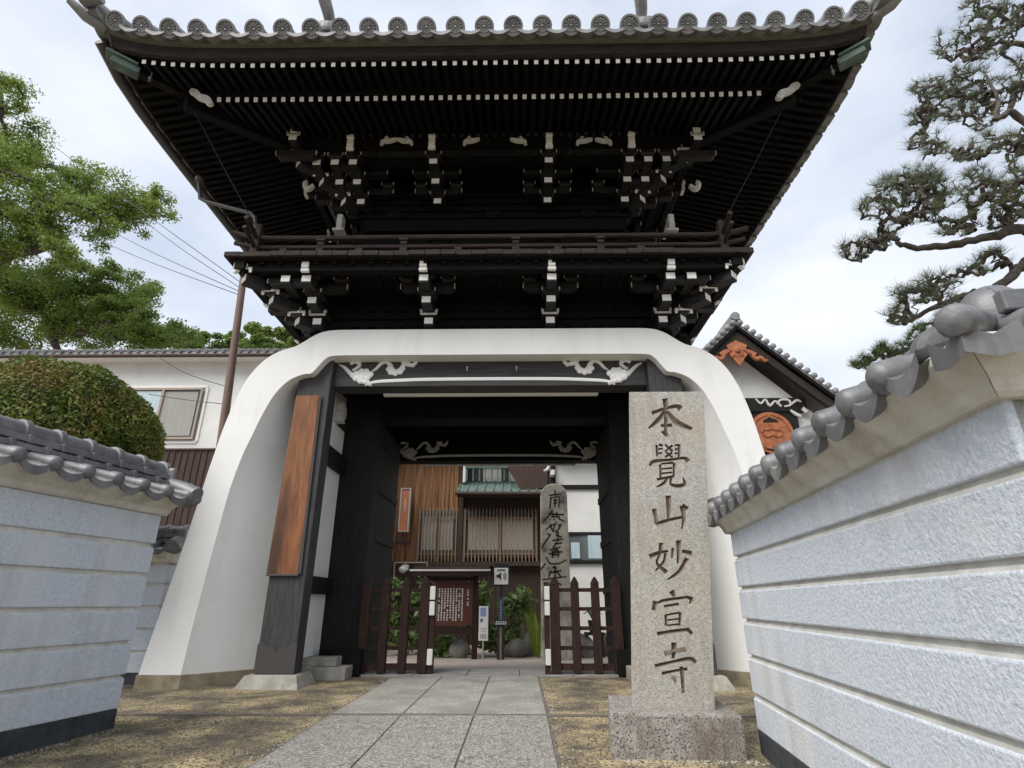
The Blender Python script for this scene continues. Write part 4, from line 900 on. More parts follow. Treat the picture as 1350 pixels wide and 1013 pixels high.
def leaves(name, m, parent, cen, size, rr, up=.35, aspect=1.9, flat=False):
    """many leaf-sized faces: cen is an array of positions with an outward vector (n,6)"""
    n_ = len(cen); c = cen[:, :3]; o = cen[:, 3:]
    d = rr.normal(size=(n_, 3))+o*1.2+np.array([0, 0, up]); d /= np.linalg.norm(d, axis=1)[:, None]+1e-9      # leaf normal
    t = rr.normal(size=(n_, 3)); t -= d*(t*d).sum(1)[:, None]; t /= np.linalg.norm(t, axis=1)[:, None]+1e-9
    s_ = np.cross(d, t); L2 = (size*rr.uniform(.65, 1.3, n_))[:, None]; W2 = L2/aspect
    V = np.stack([c-t*L2, c+s_*W2+d*L2*.12, c+t*L2, c-s_*W2+d*L2*.12], 1).reshape(-1, 3); V = (V-np.array([0, 0, EYE]))*EYE_SCALE[0]+np.array([0, 0, EYE])-np.array(root_loc(parent))
    me = bpy.data.meshes.new(name); me.vertices.add(len(V)); me.vertices.foreach_set('co', V.astype(np.float32).ravel())
    me.loops.add(4*n_); me.loops.foreach_set('vertex_index', np.arange(4*n_, dtype=np.int32)); me.polygons.add(n_)
    me.polygons.foreach_set('loop_start', np.arange(0, 4*n_, 4, dtype=np.int32)); me.update(calc_edges=True); me.validate()
    me.materials.append(M[m]); ob = bpy.data.objects.new(name, me); C.objects.link(ob); ob.parent = parent; return ob
def shell(c, rx, ry, rz, n_, rr, lo=.72, top=-.5):
    v = rr.normal(size=(n_*2, 3)); v /= np.linalg.norm(v, axis=1)[:, None]; v = v[v[:, 2] > top][:n_]
    k = rr.uniform(lo, 1.02, len(v))[:, None]
    return np.hstack([np.array(c)+v*k*np.array([rx, ry, rz]), v])
nr = np.random.default_rng(4)
def bush(name, label, cat, c, r, n_, size, m, group=None, gz_=GY):
    t = thing(name, label, cat, (c[0], c[1], gz_), group)
    cl = [shell((c[0]+nr.uniform(-.6, .6)*r[0], c[1]+nr.uniform(-.4, .4)*r[1], c[2]+nr.uniform(-.6, .6)*r[2]), r[0]*.5, r[1]*.5, r[2]*.42, n_//14, nr, .2, -.9) for k in range(14)]
    leaves('foliage', m, t, np.vstack(cl), size, nr)
    b = MB()
    for k in range(6): b.tube([(c[0]+nr.uniform(-.08, .08), c[1], gz_-.05), (c[0]+nr.uniform(-.5, .5)*r[0], c[1]+nr.uniform(-.3, .3)*r[1], c[2]+r[2]*.2)], [.018, .008], 5)
    b.build('stem', 'bark', t); return t
bush('broadleaf_shrub', 'tall broad leaved green shrub seen through the left picket gate', 'shrub', (-2.75, 14.6, .75), (.62, .4, .95), 900, .10, 'leaf_garden')
bush('broadleaf_shrub', 'broad leaved green shrub behind the audio guide post', 'shrub', (-.35, 14.4, .55), (.75, .4, .85), 900, .10, 'leaf_garden')
bush('broadleaf_shrub', 'leafy green shrub showing over the notice board right post', 'shrub', (-1.15, 14.7, .95), (.5, .3, .7), 500, .10, 'leaf_garden')
bush('ground_fern', 'low spiky green fern under the notice board', 'fern', (-1.75, 14.1, .05), (.35, .25, .3), 300, .10, 'leaf_garden')
def rock(label, c, r, name='garden_rock'):
    b = MB(); n_, k_ = 12, 8; rows = []; rr = random.Random(int(c[0]*100))
    ph = [rr.uniform(0, 6) for _ in range(4)]
    for i in range(k_+1):
        t = math.pi*i/k_; row = []
        for j in range(n_):
            a = 2*math.pi*j/n_; f = 1+.14*math.sin(2*a+ph[0])*math.sin(t)+.10*math.sin(3*a+ph[1]+2*t)+.08*math.sin(3*t+ph[2])
            row.append((c[0]+r[0]*f*math.sin(t)*math.cos(a), c[1]+r[1]*f*math.sin(t)*math.sin(a), c[2]-r[2]*f*math.cos(t)))
        rows.append(row)
    b.grid(rows, True); tag(b.build(name, 'rock', smooth=True), label, 'rock')
rock('rounded mossy rock under the notice board', (-1.42, 14.0, -.02), (.26, .2, .24))
rock('dark grey rock beside the foot of the audio guide post', (-.12, 14.2, .0), (.30, .22, .22))
rock('pale round rock near the banana leaves', (.22, 14.4, .08), (.20, .18, .28))
rock('grey garden rock seen through the right picket gate', (1.42, 14.2, .0), (.30, .22, .32))
rock('dark boulder on the far right of the courtyard bed', (2.05, 14.6, .0), (.30, .25, .30))
bt = thing('banana_plant', 'yellow green upright broad leaves left of the memorial stone', 'plant', (.38, 14.0, GY))
for k in range(6):
    b = MB(); a = rnd.uniform(-.5, .5); x0 = .38+rnd.uniform(-.08, .08); pts = []
    for i in range(8):
        t = i/7; pts.append((x0+a*.5*t*t, .1+t*1.15-.15*t*t, .075*math.sin(math.pi*min(t*.95+.03, 1))+.004))
    y0 = 13.9+k*.05
    stroke(b, pts, lambda x, z, h: (x, y0-h, z+GY-.05), [(-1, .02), (0, -.005), (1, .02), (0, 0)], 2); b.build('leaf', 'banana', bt)
pt = thing('potted_palm', 'small dark potted palm on a low stand behind the right picket gate', 'potted plant', (1.72, 14.2, GY))
b = MB(); b.box(1.50, 1.95, 14.05, 14.4, .30, .36); b.box(1.52, 1.57, 14.1, 14.35, GY-.05, .3); b.box(1.88, 1.93, 14.1, 14.35, GY-.05, .3); b.build('stand', 'siding', pt)
b = MB(); b.tube([(1.72, 14.22, .36), (1.72, 14.22, .62)], [.10, .14], 12); b.build('pot', 'pot', pt)
b = MB()
for k in range(14):
    a = k*.9; r_ = rnd.uniform(.18, .32); pts = [(1.72, 14.22, .6), (1.72+.5*r_*math.cos(a), 14.22+.5*r_*math.sin(a), .82), (1.72+r_*math.cos(a), 14.22+r_*math.sin(a), .78+rnd.uniform(-.05, .1))]
    b.tube(pts, [.015, .022, .004], 4)
b.build('frond', 'leaf_garden', pt)

# ------------------------------------------------------------------ buildings behind
def quadpx(b, y, pts, dep): b.prism([at(px, py, y) for px, py in pts], (0, dep, 0))
hs = thing('wooden_house', 'old wooden house with orange brown planks, lattice windows and green copper eaves behind the gate', 'house', (-1.6, 18, GY))
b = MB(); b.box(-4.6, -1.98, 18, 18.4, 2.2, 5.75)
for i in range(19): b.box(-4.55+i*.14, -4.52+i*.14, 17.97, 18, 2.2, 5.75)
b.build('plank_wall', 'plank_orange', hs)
b = MB(); b.box(-4.6, .75, 18.0, 18.4, GY-.1, 2.2); b.box(-1.98, .75, 18.02, 18.4, 2.2, 4.3)
for i in range(38): b.box(-4.55+i*.14, -4.53+i*.14, 17.975, 18.0, GY-.1, 2.12)
b.build('siding_wall', 'siding', hs)
def lattice_window(x0, x1, z0, z1, nbar, y=17.95):
    b = MB(); b.box(x0, x1, y, y+.03, z0+.12, z1-.05); fr = b.build('window', 'glass', hs)
    b = MB(); b.box(x0+.1, (x0+x1)/2-.06, y-.02, y-.005, z0+.35, z1-.25); b.box((x0+x1)/2+.05, x1-.1, y-.02, y-.005, z0+.35, z1-.25); b.build('curtain', 'curtain', fr)
    b = MB(); b.box(x0, x1, y-.05, y-.02, z0+.12, z0+.19); b.box((x0+x1)/2-.05, (x0+x1)/2+.05, y-.06, y-.02, z0, z1); b.box(x0-.06, x0, y-.06, y, z0, z1); b.box(x1, x1+.06, y-.06, y, z0, z1); b.build('frame', 'lattice', fr)
    b = MB()
    for i in range(nbar+1): x = x0+(x1-x0)*i/nbar; b.box(x-.018, x+.018, y-.14, y-.10, z0, z1)
    for z in (z0+.22, z1-.3): b.box(x0-.05, x1+.05, y-.10, y-.07, z-.02, z+.02)
    b.build('lattice', 'lattice', fr)
lattice_window(-3.15, -2.0, 2.18, 3.80, 11); lattice_window(-1.72, .50, 2.18, 3.78, 20)
b = MB(); b.box(-3.25, .75, 17.75, 18.0, 2.05, 2.17); b.build('sill', 'siding', hs)
b = MB(); b.box(-1.95, -1.80, 17.85, 18.0, 2.1, 5.6); b.build('corner_post', 'siding', hs)
b = MB(); b.prism([(-1.95, 17.2, 4.15), (-1.95, 17.2, 4.22), (-1.95, 18.2, 4.75), (-1.95, 18.2, 4.6)], (2.85, 0, 0))
for i in range(11): b.beam((-1.9+i*.27, 17.19, 4.235), (-1.9+i*.27, 18.2, 4.77), .035, .035)
b.build('eave_roof', 'copper_green', hs)
b = MB(); b.box(-1.95, .9, 17.25, 17.32, 4.05, 4.15); b.tube([(-2.0, 17.15, 4.14), (.95, 17.15, 4.14)], .05, 8); b.build('eave_gutter', 'siding', hs)
b = MB(); b.box(-1.7, .45, 18.15, 18.3, 4.6, 5.75); up_ = b.build('upper_window', 'glass', hs)
b = MB()
for i in range(8): x = -1.7+i*.2; b.box(x-.02, x+.02, 17.7, 17.74, 4.65, 5.6)
b.box(-1.75, -.1, 17.68, 17.76, 5.05, 5.12); b.box(-1.75, -.1, 17.68, 17.76, 5.55, 5.62); b.build('veranda_rail', 'copper_green', hs)
b = MB(); b.box(-1.2, -.6, 18.1, 18.14, 4.7, 5.7); b.box(-.35, -.1, 18.1, 18.14, 4.7, 5.7); b.build('curtain', 'curtain', up_)
b = MB(); b.tube([(-1.78, 17.75, 4.6), (-1.78, 17.75, 5.8)], .055, 8); b.build('drainpipe', 'house_white', hs, smooth=True)
b = MB(); b.prism([at(672, 622, 17.3), at(690, 652, 17.3), at(722, 640, 17.3), at(722, 612, 17.3), at(668, 612, 17.3)], (0, .12, .05)); b.build('gable_board', 'siding', hs)
b = MB(); b.prism([(-4.8, 17.4, 5.75), (-4.8, 20, 6.7), (-4.8, 22.5, 5.75)], (6.2, 0, 0)); b.build('roof', 'old_tile', hs)
b = MB(); b.box(-4.6, .7, 18.4, 22, GY, 5.75); b.build('body', 'siding', hs)
os_ = thing('hanging_sign', 'orange panelled sign box with pale frame on the plank wall', 'sign', at(533, 690, 17.6))
q0, q1 = at(526, 700, 17.6), at(540.5, 645, 17.6)
b = MB(); b.box(q0.x, q1.x, 17.6, 17.72, q0.z, q1.z); b.build('panel', 'orange_sign', os_, bevel=.01)
b = MB(); w_ = .03
b.box(q0.x-w_, q0.x, 17.57, 17.74, q0.z-w_, q1.z+w_); b.box(q1.x, q1.x+w_, 17.57, 17.74, q0.z-w_, q1.z+w_); b.box(q0.x, q1.x, 17.57, 17.74, q1.z, q1.z+w_); b.box(q0.x, q1.x, 17.57, 17.74, q0.z-w_, q0.z)
b.box(q0.x+.12, q0.x+.15, 17.58, 17.61, q0.z+.6, q0.z+1.0); b.build('frame', 'cornice', os_)
b = MB(); b.beam((q0.x-.1, 17.65, q0.z-.35), (q1.x+.12, 17.65, q0.z-.35), .06, .07); b.tube([((q0.x+q1.x)/2, 17.66, q0.z-.35), ((q0.x+q1.x)/2, 17.66, q0.z)], .03, 6); b.box((q0.x+q1.x)/2-.03, (q0.x+q1.x)/2+.03, 17.66, 17.99, q0.z-.38, q0.z-.32); b.build('bracket', 'siding', os_)
q = at(531, 751, 17.2); fl_ = thing('wall_lamp', 'small white lamp on a thin pipe frame above the left shrub', 'lamp', q)
b = MB(); b.ball(q, .12, .10, .10); b.box(q.x-.02, q.x+.16, q.y-.05, q.y+.08, q.z-.02, q.z+.13); b.build('lamp_head', 'sign_white', fl_, smooth=True)
b = MB(); b.tube([at(519, 780, 17.25), at(520, 742, 17.25), at(563, 742, 17.25), at(563, 775, 17.25)], .03, 6); b.tube([at(519, 780, 17.25), at(519, 885, 17.25)], .03, 6); b.tube([at(536, 742, 17.25), at(532, 748, 17.2)], .02, 6); b.build('pipe_frame', 'window_frame', fl_)

rb = thing('plaster_building', 'white plaster building with dark timber beams seen through the right of the gateway', 'building', (2.6, 17, GY))
b = MB(); b.box(.95, 5.5, 17, 17.4, GY-.1, 5.4); b.build('wall', 'house_white', rb)
def zpx(py, y=17): return at(770, py, y).z
b = MB()
for y0, y1 in ((640, 645.5), (702, 706.5), (739, 744)): b.box(.95, 5.5, 16.93, 17, zpx(y1), zpx(y0))
b.box(.93, 1.1, 16.92, 17, GY-.1, 5.3); b.build('timber_beam', 'black_wood', rb)
b = MB(); b.box(1.1, 5.5, 16.96, 16.995, zpx(739), zpx(706.5)); wn_ = b.build('window', 'glass', rb)
b = MB(); b.box(2.0, 2.75, 16.93, 16.955, zpx(739)+.05, zpx(706.5)); b.box(1.5, 1.75, 16.93, 16.955, zpx(739)+.05, zpx(706.5)-.2); b.build('curtain', 'blue_curtain', wn_)
b = MB(); b.prism([(.8, 16.4, 5.3), (.8, 16.4, 5.42), (.8, 19, 6.3), (.8, 21.5, 5.42), (.8, 21.5, 5.3)], (5.4, 0, 0)); b.build('roof', 'old_tile', rb)
b = MB(); b.box(1.0, 5.45, 17.4, 21, GY, 5.35); b.build('body', 'house_white', rb)
b = MB(); q = at(722, 617, 16.7)
stroke(b, [(-.12, -.1, .03), (0, -.04, .05), (.05, .08, .05), (.0, .16, .03)], lambda x, z, h: (q.x+x, q.y-h, q.z+z), [(-1, -.03), (0, .04), (1, -.03)]); b.box(.93, 1.05, 16.5, 17, q.z-.25, q.z-.1); b.build('carved_beam_end', 'old_white', rb)

EYE_SCALE[0] = 1.0
# left building
lbg = thing('plaster_house', 'two storey white plaster house with brown siding below and tiled roof behind the hedge', 'house', (-9, 15, 0))
YB = 15; zt = at(250, 478, YB).z; zs_ = at(240, 592, YB).z
b = MB(); b.box(-17, -6.2, YB, YB+6, zs_, zt); b.build('wall', 'house_white', lbg)
b = MB(); b.box(-17, -6.2, YB-.02, YB+6, -.1, zs_-.02)
for i in range(60): b.box(-17+i*.18, -16.97+i*.18, YB-.045, YB-.02, -.1, zs_-.02)
b.box(-17, -6.2, YB-.06, YB, zs_-.05, zs_); b.build('siding_wall', 'siding', lbg)
x0, x1, z0, z1 = at(140, 580, YB).x, at(254, 580, YB).x, at(200, 578, YB).z, at(200, 516, YB).z
b = MB(); b.box(x0, x1, YB-.05, YB-.01, z0, z1); wn_ = b.build('window', 'glass', lbg)
b = MB(); xm = (x0+x1)/2+.15; b.box(x0, xm-.05, YB-.075, YB-.055, z0+.02, z1-.02); b.build('curtain', 'blue_curtain', wn_)
b = MB(); b.box(xm, x1-.08, YB-.075, YB-.055, z0+.05, z1-.05); b.build('screen', 'screen', wn_)
b = MB()
b.box(x0-.05, x1+.05, YB-.12, YB-.05, z1, z1+.06); b.box(x0-.05, x1+.05, YB-.12, YB-.05, z0-.06, z0); b.box(x1, x1+.05, YB-.12, YB-.05, z0, z1); b.box(xm-.05, xm+.02, YB-.12, YB-.05, z0, z1); b.build('frame', 'window_frame', wn_)
b = MB(); b.box(x0-.12, x1+.12, YB-.04, YB, z1+.09, z1+.16); b.box(x0-.12, x1+.12, YB-.04, YB, z0-.16, z0-.09); b.box(x1+.09, x1+.16, YB-.04, YB, z0-.09, z1+.09); b.build('surround', 'plaster', lbg)
b = MB(); b.box(-17.6, -5.8, YB-.40, YB+.1, zt-.0, zt+.05); b.build('eave', 'house_white', lbg); b = MB(); b.tube([(-17.6, YB-.45, zt+.02), (-5.8, YB-.45, zt+.02)], .055, 8); b.build('gutter', 'siding', lbg)
b = MB(); b.prism([(-17.7, YB-.45, zt+.06), (-17.7, YB-.45, zt+.14), (-17.7, YB+3, zt+1.35), (-17.7, YB+7, zt+.1)], (12.0, 0, 0)); rf = b.build('roof', 'old_tile', lbg)
b = MB()
for i in range(48): x = -17.6+i*.25; b.tube([(x, YB-.5, zt+.16), (x, YB+2.9, zt+1.38)], .06, 8)
b.tube([(-17.8, YB+3, zt+1.45), (-6.4, YB+3, zt+1.45)], .13, 8); b.box(-17.8, -6.4, YB+2.85, YB+3.15, zt+1.25, zt+1.42); b.build('roof_roll', 'old_tile', rf, smooth=True)

# right hall with gable
hl = thing('temple_hall', 'dark timber hall gable with orange carved pendant and round orange crest beyond the right wall', 'hall', (7.2, 17, 0))
YH = 17.0
ap = at(969, 432, YH); rt = at(1116, 541, YH); sl_ = (ap.z-rt.z)/(rt.x-ap.x); wl = rt.x-ap.x
def barge(o0, o1, y0, y1, m, name, ext=0):
    b = MB()
    for s in (-1, 1):
        w_ = wl+ext; b.prism([(ap.x, y0, ap.z+o0), (ap.x+s*w_, y0, ap.z-sl_*w_+o0+.10), (ap.x+s*w_, y0, ap.z-sl_*w_+o1+.10), (ap.x+s*w_*.5, y0, ap.z-sl_*w_*.5+o1-.03), (ap.x, y0, ap.z+o1)], (0, y1-y0, 0))
    return b.build(name, m, hl)
barge(-.50, -.12, YH-.05, YH+.12, 'brown_board', 'bargeboard'); barge(-.12, .02, YH-.16, YH+.12, 'black_beam', 'bargeboard', .05)
b = MB(); b.prism([(ap.x, YH+.6, ap.z-.6), (ap.x-3, YH+.6, ap.z-.6-3*sl_), (ap.x-3, YH+.6, -.1), (ap.x+3.2, YH+.6, -.1), (ap.x+3.2, YH+.6, ap.z-.6-3.2*sl_)], (0, 12, 0)); b.build('wall', 'house_white', hl)
bz = at(1020, 528, YH+.5).z
b = MB(); b.box(ap.x-2.6, ap.x+2.1, YH+.4, YH+.6, bz-.42, bz+.05); b.box(ap.x-2.6, ap.x+1.75, YH+.45, YH+.6, bz-2.2, bz-.42); hb = b.build('tie_beam', 'black_wood', hl)
b = MB()
fm = lambda x, yy, h: (lambda q: (q.x, q.y-h, q.z))(at(x, yy, YH+.39))
for st_ in [[(996, 526, 1.2), (1003, 532, 1.6), (1009, 527, 1.6), (1015, 535, 1.8), (1022, 529, 1.6), (1030, 536, 1.5)], [(1024, 533, 1), (1030, 527, 1.8), (1040, 528, 1.8), (1042, 534, 1.5), (1034, 536, 1.2)], [(1040, 536, 1), (1050, 528, 2), (1056, 530, 1)], [(1042, 541, 1.5), (1050, 546, 2.5), (1056, 549, 2)], [(1058, 538, 3), (1064, 543, 3)]]:
    stroke(b, st_, fm, [(-1, -.02), (-.6, .02), (.6, .02), (1, -.02)], 4)
b.build('wave_carving', 'old_white', hb)
c = at(1017, 571, YH+.44); r_ = .70; b = MB()
b.tube([(c.x, c.y, c.z), (c.x, c.y-.05, c.z)], r_, 40)
fm2 = lambda x, z, h: (c.x+x*r_, c.y-.05-h, c.z+z*r_)
for st_ in [[(-.5, .02, .05), (-.35, .16, .06), (-.15, .08, .05)], [(-.2, .1, .05), (0, .2, .07), (.2, .1, .05)], [(.15, .08, .05), (.35, .16, .06), (.5, .02, .05)], [(-.45, -.08, .05), (-.25, -.2, .06), (0, -.12, .05), (.25, -.2, .06), (.45, -.08, .05)], [(0, -.2, .05), (0, -.7, .06)], [(-.5, -.68, .04), (0, -.78, .05), (.5, -.68, .04)],
            [(-.85, .1, .05), (-.62, .6, .06), (-.1, .88, .05)], [(.85, .1, .05), (.62, .6, .06), (.1, .88, .05)]]:
    stroke(b, st_, fm2, [(-1, -.02), (-.5, .03), (.5, .03), (1, -.02)], 4)
cr = b.build('round_crest', 'orange_carving', hb)
b = MB(); b.prism([fm2(x, z, .004) for x, z in ((-.35, .48), (.38, .48), (.30, .62), (.12, .68), (0, .78), (-.1, .68), (-.28, .62))], (0, .002, 0)); b.prism([fm2(x, z, .003) for x, z in ((-.45, -.82), (-.2, -.74), (-.05, -.72), (-.05, -.4), (.05, -.4), (.05, -.72), (.2, -.74), (.45, -.82), (0, -.9))], (0, .002, 0)); b.build('crest_opening', 'dark_void', cr)
q = at(973, 466, YH-.1); b = MB()
k = .0245
pr = [(-14, 12), (0, 20), (14, 12), (10, 4), (12, -2), (6, -10), (0, -18), (-6, -10), (-12, -2), (-10, 4)]
b.prism([(q.x+x*k, q.y, q.z+z*k) for x, z in pr], (0, .08, 0)); b.ball((q.x, q.y-.02, q.z+.12), .11, .06, .11)
for s in (-1, 1):
    for st_ in [[(8, 6, 2.5), (16, 2, 4), (24, -2, 3.5)], [(18, -2, 2), (24, -8, 3.5), (30, -6, 3), (34, -11, 2.5), (38, -10, 1.2)], [(2, -4, 2), (6, -1, 2.2), (9, -6, 2)]]:
        stroke(b, [(x*s, z, w) for x, z, w in st_], lambda x, z, h: (q.x+x*k, q.y-h, q.z+z*k), [(-1, -.03), (-.5, .03), (.5, .03), (1, -.03)], 4)
b.build('pendant_carving', 'orange_carving', hl)
b = MB()
for s in (-1, 1):
    w_ = wl+.15; b.prism([(ap.x, YH-.15, ap.z+.03), (ap.x+s*w_, YH-.15, ap.z+.03-sl_*w_+.12), (ap.x+s*w_, YH-.15, ap.z+.13-sl_*w_+.12), (ap.x, YH-.15, ap.z+.14)], (0, 13, 0))
rf = b.build('roof', 'old_tile', hl)
b = MB()
for s in (-1, 1):
    for i in range(17):
        w_ = .12+i*(wl-.05)/16; z = ap.z+.20-sl_*w_+.12*(w_/wl)
        b.tube([(ap.x+s*w_, YH-.20, z), (ap.x+s*w_, YH+.25, z+.02)], .09, 10); b.ball((ap.x+s*w_, YH-.2, z), .10, .05, .10)
b.build('verge_tile', 'old_tile', rf, smooth=True)
b = MB(); b.tube([(ap.x, YH-.2, ap.z+.35), (ap.x, YH+13, ap.z+.35)], .15, 10); b.box(ap.x-.2, ap.x+.2, YH-.1, YH+13, ap.z+.1, ap.z+.3); b.build('ridge', 'old_tile', rf)

# ------------------------------------------------------------------ pole and wires
p0, p1 = at(297, 545, 12.6), at(321, 366, 12.6); dirp = (p1-p0).normalized()
b = MB(); b.tube([p0-dirp*(p0.z/dirp.z), p1+dirp*.3], [.115, .085], 12)
pole = tag(b.build('utility_pole', 'pole', smooth=True), 'slim brown pole leaning slightly beside the left flank of the white arch', 'pole')
for i, (a, m_, e, lab) in enumerate([((32, 163, 20), (110, 215), (322, 376), 'topmost overhead wire crossing the sky behind the left tree'), ((190, 292, 19), (250, 327), (320, 382), 'second overhead wire, just under the topmost one, running to the brown pole'), ((150, 307, 21), (230, 344), (319, 386), 'third overhead wire from the leafy tree to the brown pole'), ((134, 319, 22), (220, 358), (318, 390), 'lowest overhead wire from the leafy tree to the brown pole')]):
    A = at(a[0], a[1], a[2]); E_ = at(e[0], e[1], 12.6); mm = at(m_[0], m_[1], (a[2]+12.6)/2); A0_ = A+(A-E_)*.6
    b = MB(); b.tube([tuple(v) for v in smooth_path([tuple(A0_), tuple(A), tuple((A+E_)/2-Vector((0, 0, .06))), tuple(E_)], 6)], .011, 5); tag(b.build('overhead_wire', 'wire'), lab, 'wire', 'overhead wires')
for lab, pts in (('thin slack cable hanging across the white house from its roof to the brown pole', [(187, 455, 14.2), (240, 490, 13.9), (305, 512, 12.7)]), ('nearly level thin cable crossing the white house below the slack one', [(196, 520, 14.5), (250, 528, 14.2), (296, 533, 12.7)])):
    b = MB(); b.tube([tuple(v) for v in smooth_path([tuple(at(*p)) for p in pts], 5)], .010, 5); tag(b.build('house_cable', 'wire'), lab, 'cable')

# ------------------------------------------------------------------ hedge, trees
hg = thing('clipped_hedge', 'large round clipped evergreen shrub rising behind the left wall', 'hedge', (-6.0, 6.9, 0))
cx, cy, cz = at(62, 610, 6.9); R_ = 1.27
g = nr.normal(size=(60000, 3)); g /= np.linalg.norm(g, axis=1)[:, None]; g = g[g[:, 2] > -.45]
bumps = 1+.02*np.sin(g[:, 0]*23+g[:, 2]*17)*np.sin(g[:, 1]*19)+.035*np.sin(g[:, 0]*9)*np.sin(g[:, 1]*8+1)+.025*np.sin(g[:, 2]*11+g[:, 0]*5)
e = np.array([R_, R_*.95, 1.35])
pos = np.array([cx, cy, cz])+g*e*(bumps*nr.uniform(.90, 1.025, len(g)))[:, None]
leaves('foliage', 'leaf_hedge', hg, np.hstack([pos, g*1.2]), .030, nr, .2, 2.6)
b = MB(); b.ball((cx, cy, cz), R_*.9, R_*.86, 1.2, 20, 12); b.build('inner_core', 'dark_core', hg, smooth=True)  # solid dark ball filling the hedge behind its leaves
b = MB(); b.tube([(cx, cy, -.1), (cx, cy, cz)], [.14, .10], 8); b.build('trunk', 'bark', hg)

def mst_limbs(root, nodes, jitter, rr, r_tip, power=.5, r_max=.4, sides=6, bias=0.0):
    """grow limbs: join every node to the nearest already joined one, thickness from the number of twigs beyond"""
    P_ = [np.array(p, float) for p in root]; par = [-1]+list(range(len(root)-1)); N_ = [np.array(p, float) for p in nodes]
    A_ = np.array(N_); d_best = np.full(len(A_), 1e9); who = np.zeros(len(A_), int); done = np.zeros(len(A_), bool)
    for i, p in enumerate(P_):
        d = np.linalg.norm(A_-p, axis=1); m_ = d < d_best; d_best[m_] = d[m_]; who[m_] = i
    for _ in range(len(A_)):
        k = int(np.argmin(np.where(done, 1e9, d_best))); done[k] = True; P_.append(A_[k]); par.append(int(who[k])); i = len(P_)-1
        d = np.linalg.norm(A_-A_[k], axis=1)*1.05+bias; m_ = (d < d_best) & ~done; d_best[m_] = d[m_]; who[m_] = i
    cnt = np.ones(len(P_))
    for i in range(len(P_)-1, 0, -1): cnt[par[i]] += cnt[i]
    b = MB(); rad = lambda i: min(r_max, r_tip*cnt[i]**power)
    for i in range(1, len(P_)):
        a, c_ = P_[par[i]], P_[i]; l = np.linalg.norm(c_-a)
        m1 = a+(c_-a)*.35+rr.normal(size=3)*l*jitter; m2 = a+(c_-a)*.7+rr.normal(size=3)*l*jitter
        ra = min(rad(par[i]), rad(i)*1.5); b.tube([a, m1, m2, c_], [ra, (ra*2+rad(i))/3, (ra+2*rad(i))/3, rad(i)], sides, False)
    return b
def tree(name, label, Y, trunk, clumps, n_leaf, size, m, depth, group=None, sub=13, flat=.7, base=None, rmax=.2):
    """clumps: (px, py, radius px) measured in the photo; each becomes a cloud of leaf sprays at its own depth"""
    tr = [at(px, py, Y) for px, py in trunk]; bs = Vector((tr[0].x, Y, -.2)); t = thing(name, label, 'tree', bs, group); rr = np.random.default_rng(abs(hash(label)) % 1000 if False else len(label)*7+len(clumps))
    cl = []; tips = []; tot = sum(c[2]**2 for c in clumps)
    for px, py, r in clumps:
        k = max(5, int(sub*r/40)); yy = Y+rr.uniform(-depth, depth); c0 = at(px, py, yy); rm = r/FPX*((c0-Vector((0, 0, EYE))).dot(_w))
        nl = int(n_leaf*r*r/tot/k)
        for _ in range(k):
            v = rr.normal(size=3); v /= np.linalg.norm(v); v *= rr.uniform(.05, .95)**.5
            c = np.array(c0)+v*rm*np.array([1, .9, .8]); q = rm*rr.uniform(.30, .55)
            cl.append(shell(c, q*1.25, q*1.1, q*flat, nl, rr, .25, -.75)); tips.append(c-np.array([0, 0, q*.3]))
    leaves('crown', m, t, np.vstack(cl), size, rr, .55)
    root = [tuple(bs)]+[tuple(p) for p in tr]
    mst_limbs(root, tips, .10, rr, .011, .5, rmax).build('trunk', 'bark', t, smooth=True); return t
tree('broadleaf_tree', 'big light green leafy tree at the upper left edge with dark limbs reaching right', 19, [(-120, 460), (-70, 380), (0, 345), (70, 322)],
     [(-60, 180, 90), (0, 110, 36), (10, 165, 46), (-20, 235, 70), (30, 225, 40), (60, 250, 34), (95, 240, 34), (130, 250, 40), (165, 262, 40), (190, 275, 34), (205, 255, 22), (150, 295, 30), (60, 300, 36), (30, 320, 34), (80, 330, 30), (5, 290, 40), (-60, 300, 80), (-80, 80, 70), (108, 232, 24), (20, 130, 30), (130, 318, 22), (90, 275, 34), (120, 285, 34), (50, 280, 34), (-10, 330, 40), (40, 200, 26), (180, 290, 28), (196, 262, 22), (0, 200, 46)], 85000, .060, 'leaf_bright', 1.6, 'trees behind the white house')
tree('broadleaf_tree', 'mid green spreading tree below the big one, above the white house roof', 25, [(60, 520), (70, 450), (100, 420)],
     [(10, 395, 50), (60, 380, 44), (105, 375, 42), (150, 385, 40), (180, 400, 34), (205, 425, 30), (130, 420, 40), (80, 430, 40), (30, 440, 44), (170, 445, 34), (235, 445, 26), (100, 350, 26), (-40, 420, 60), (255, 458, 16), (140, 360, 22), (70, 400, 46), (120, 440, 34), (205, 450, 30), (30, 380, 40), (190, 380, 24), (160, 412, 34), (225, 432, 20)], 85000, .070, 'leaf_mid', 2.0, 'trees behind the white house')
tree('broadleaf_tree', 'bright yellow green low tree crown between the house roof and the pole', 30, [(260, 520), (270, 470)],
     [(225, 452, 22), (255, 456, 18), (285, 455, 16), (310, 457, 14), (340, 456, 16), (370, 454, 18), (395, 458, 20), (200, 450, 22), (265, 446, 12)], 12000, .10, 'leaf_far', 1.5, 'trees behind the white house')
tree('broadleaf_tree', 'small dark distant tree crown right of the pole', 46, [(345, 520), (345, 470)],
     [(320, 442, 18), (340, 432, 16), (360, 434, 18), (380, 444, 18), (350, 450, 20), (330, 455, 16), (400, 450, 20)], 9000, .16, 'leaf_mid', 2, 'trees behind the white house')
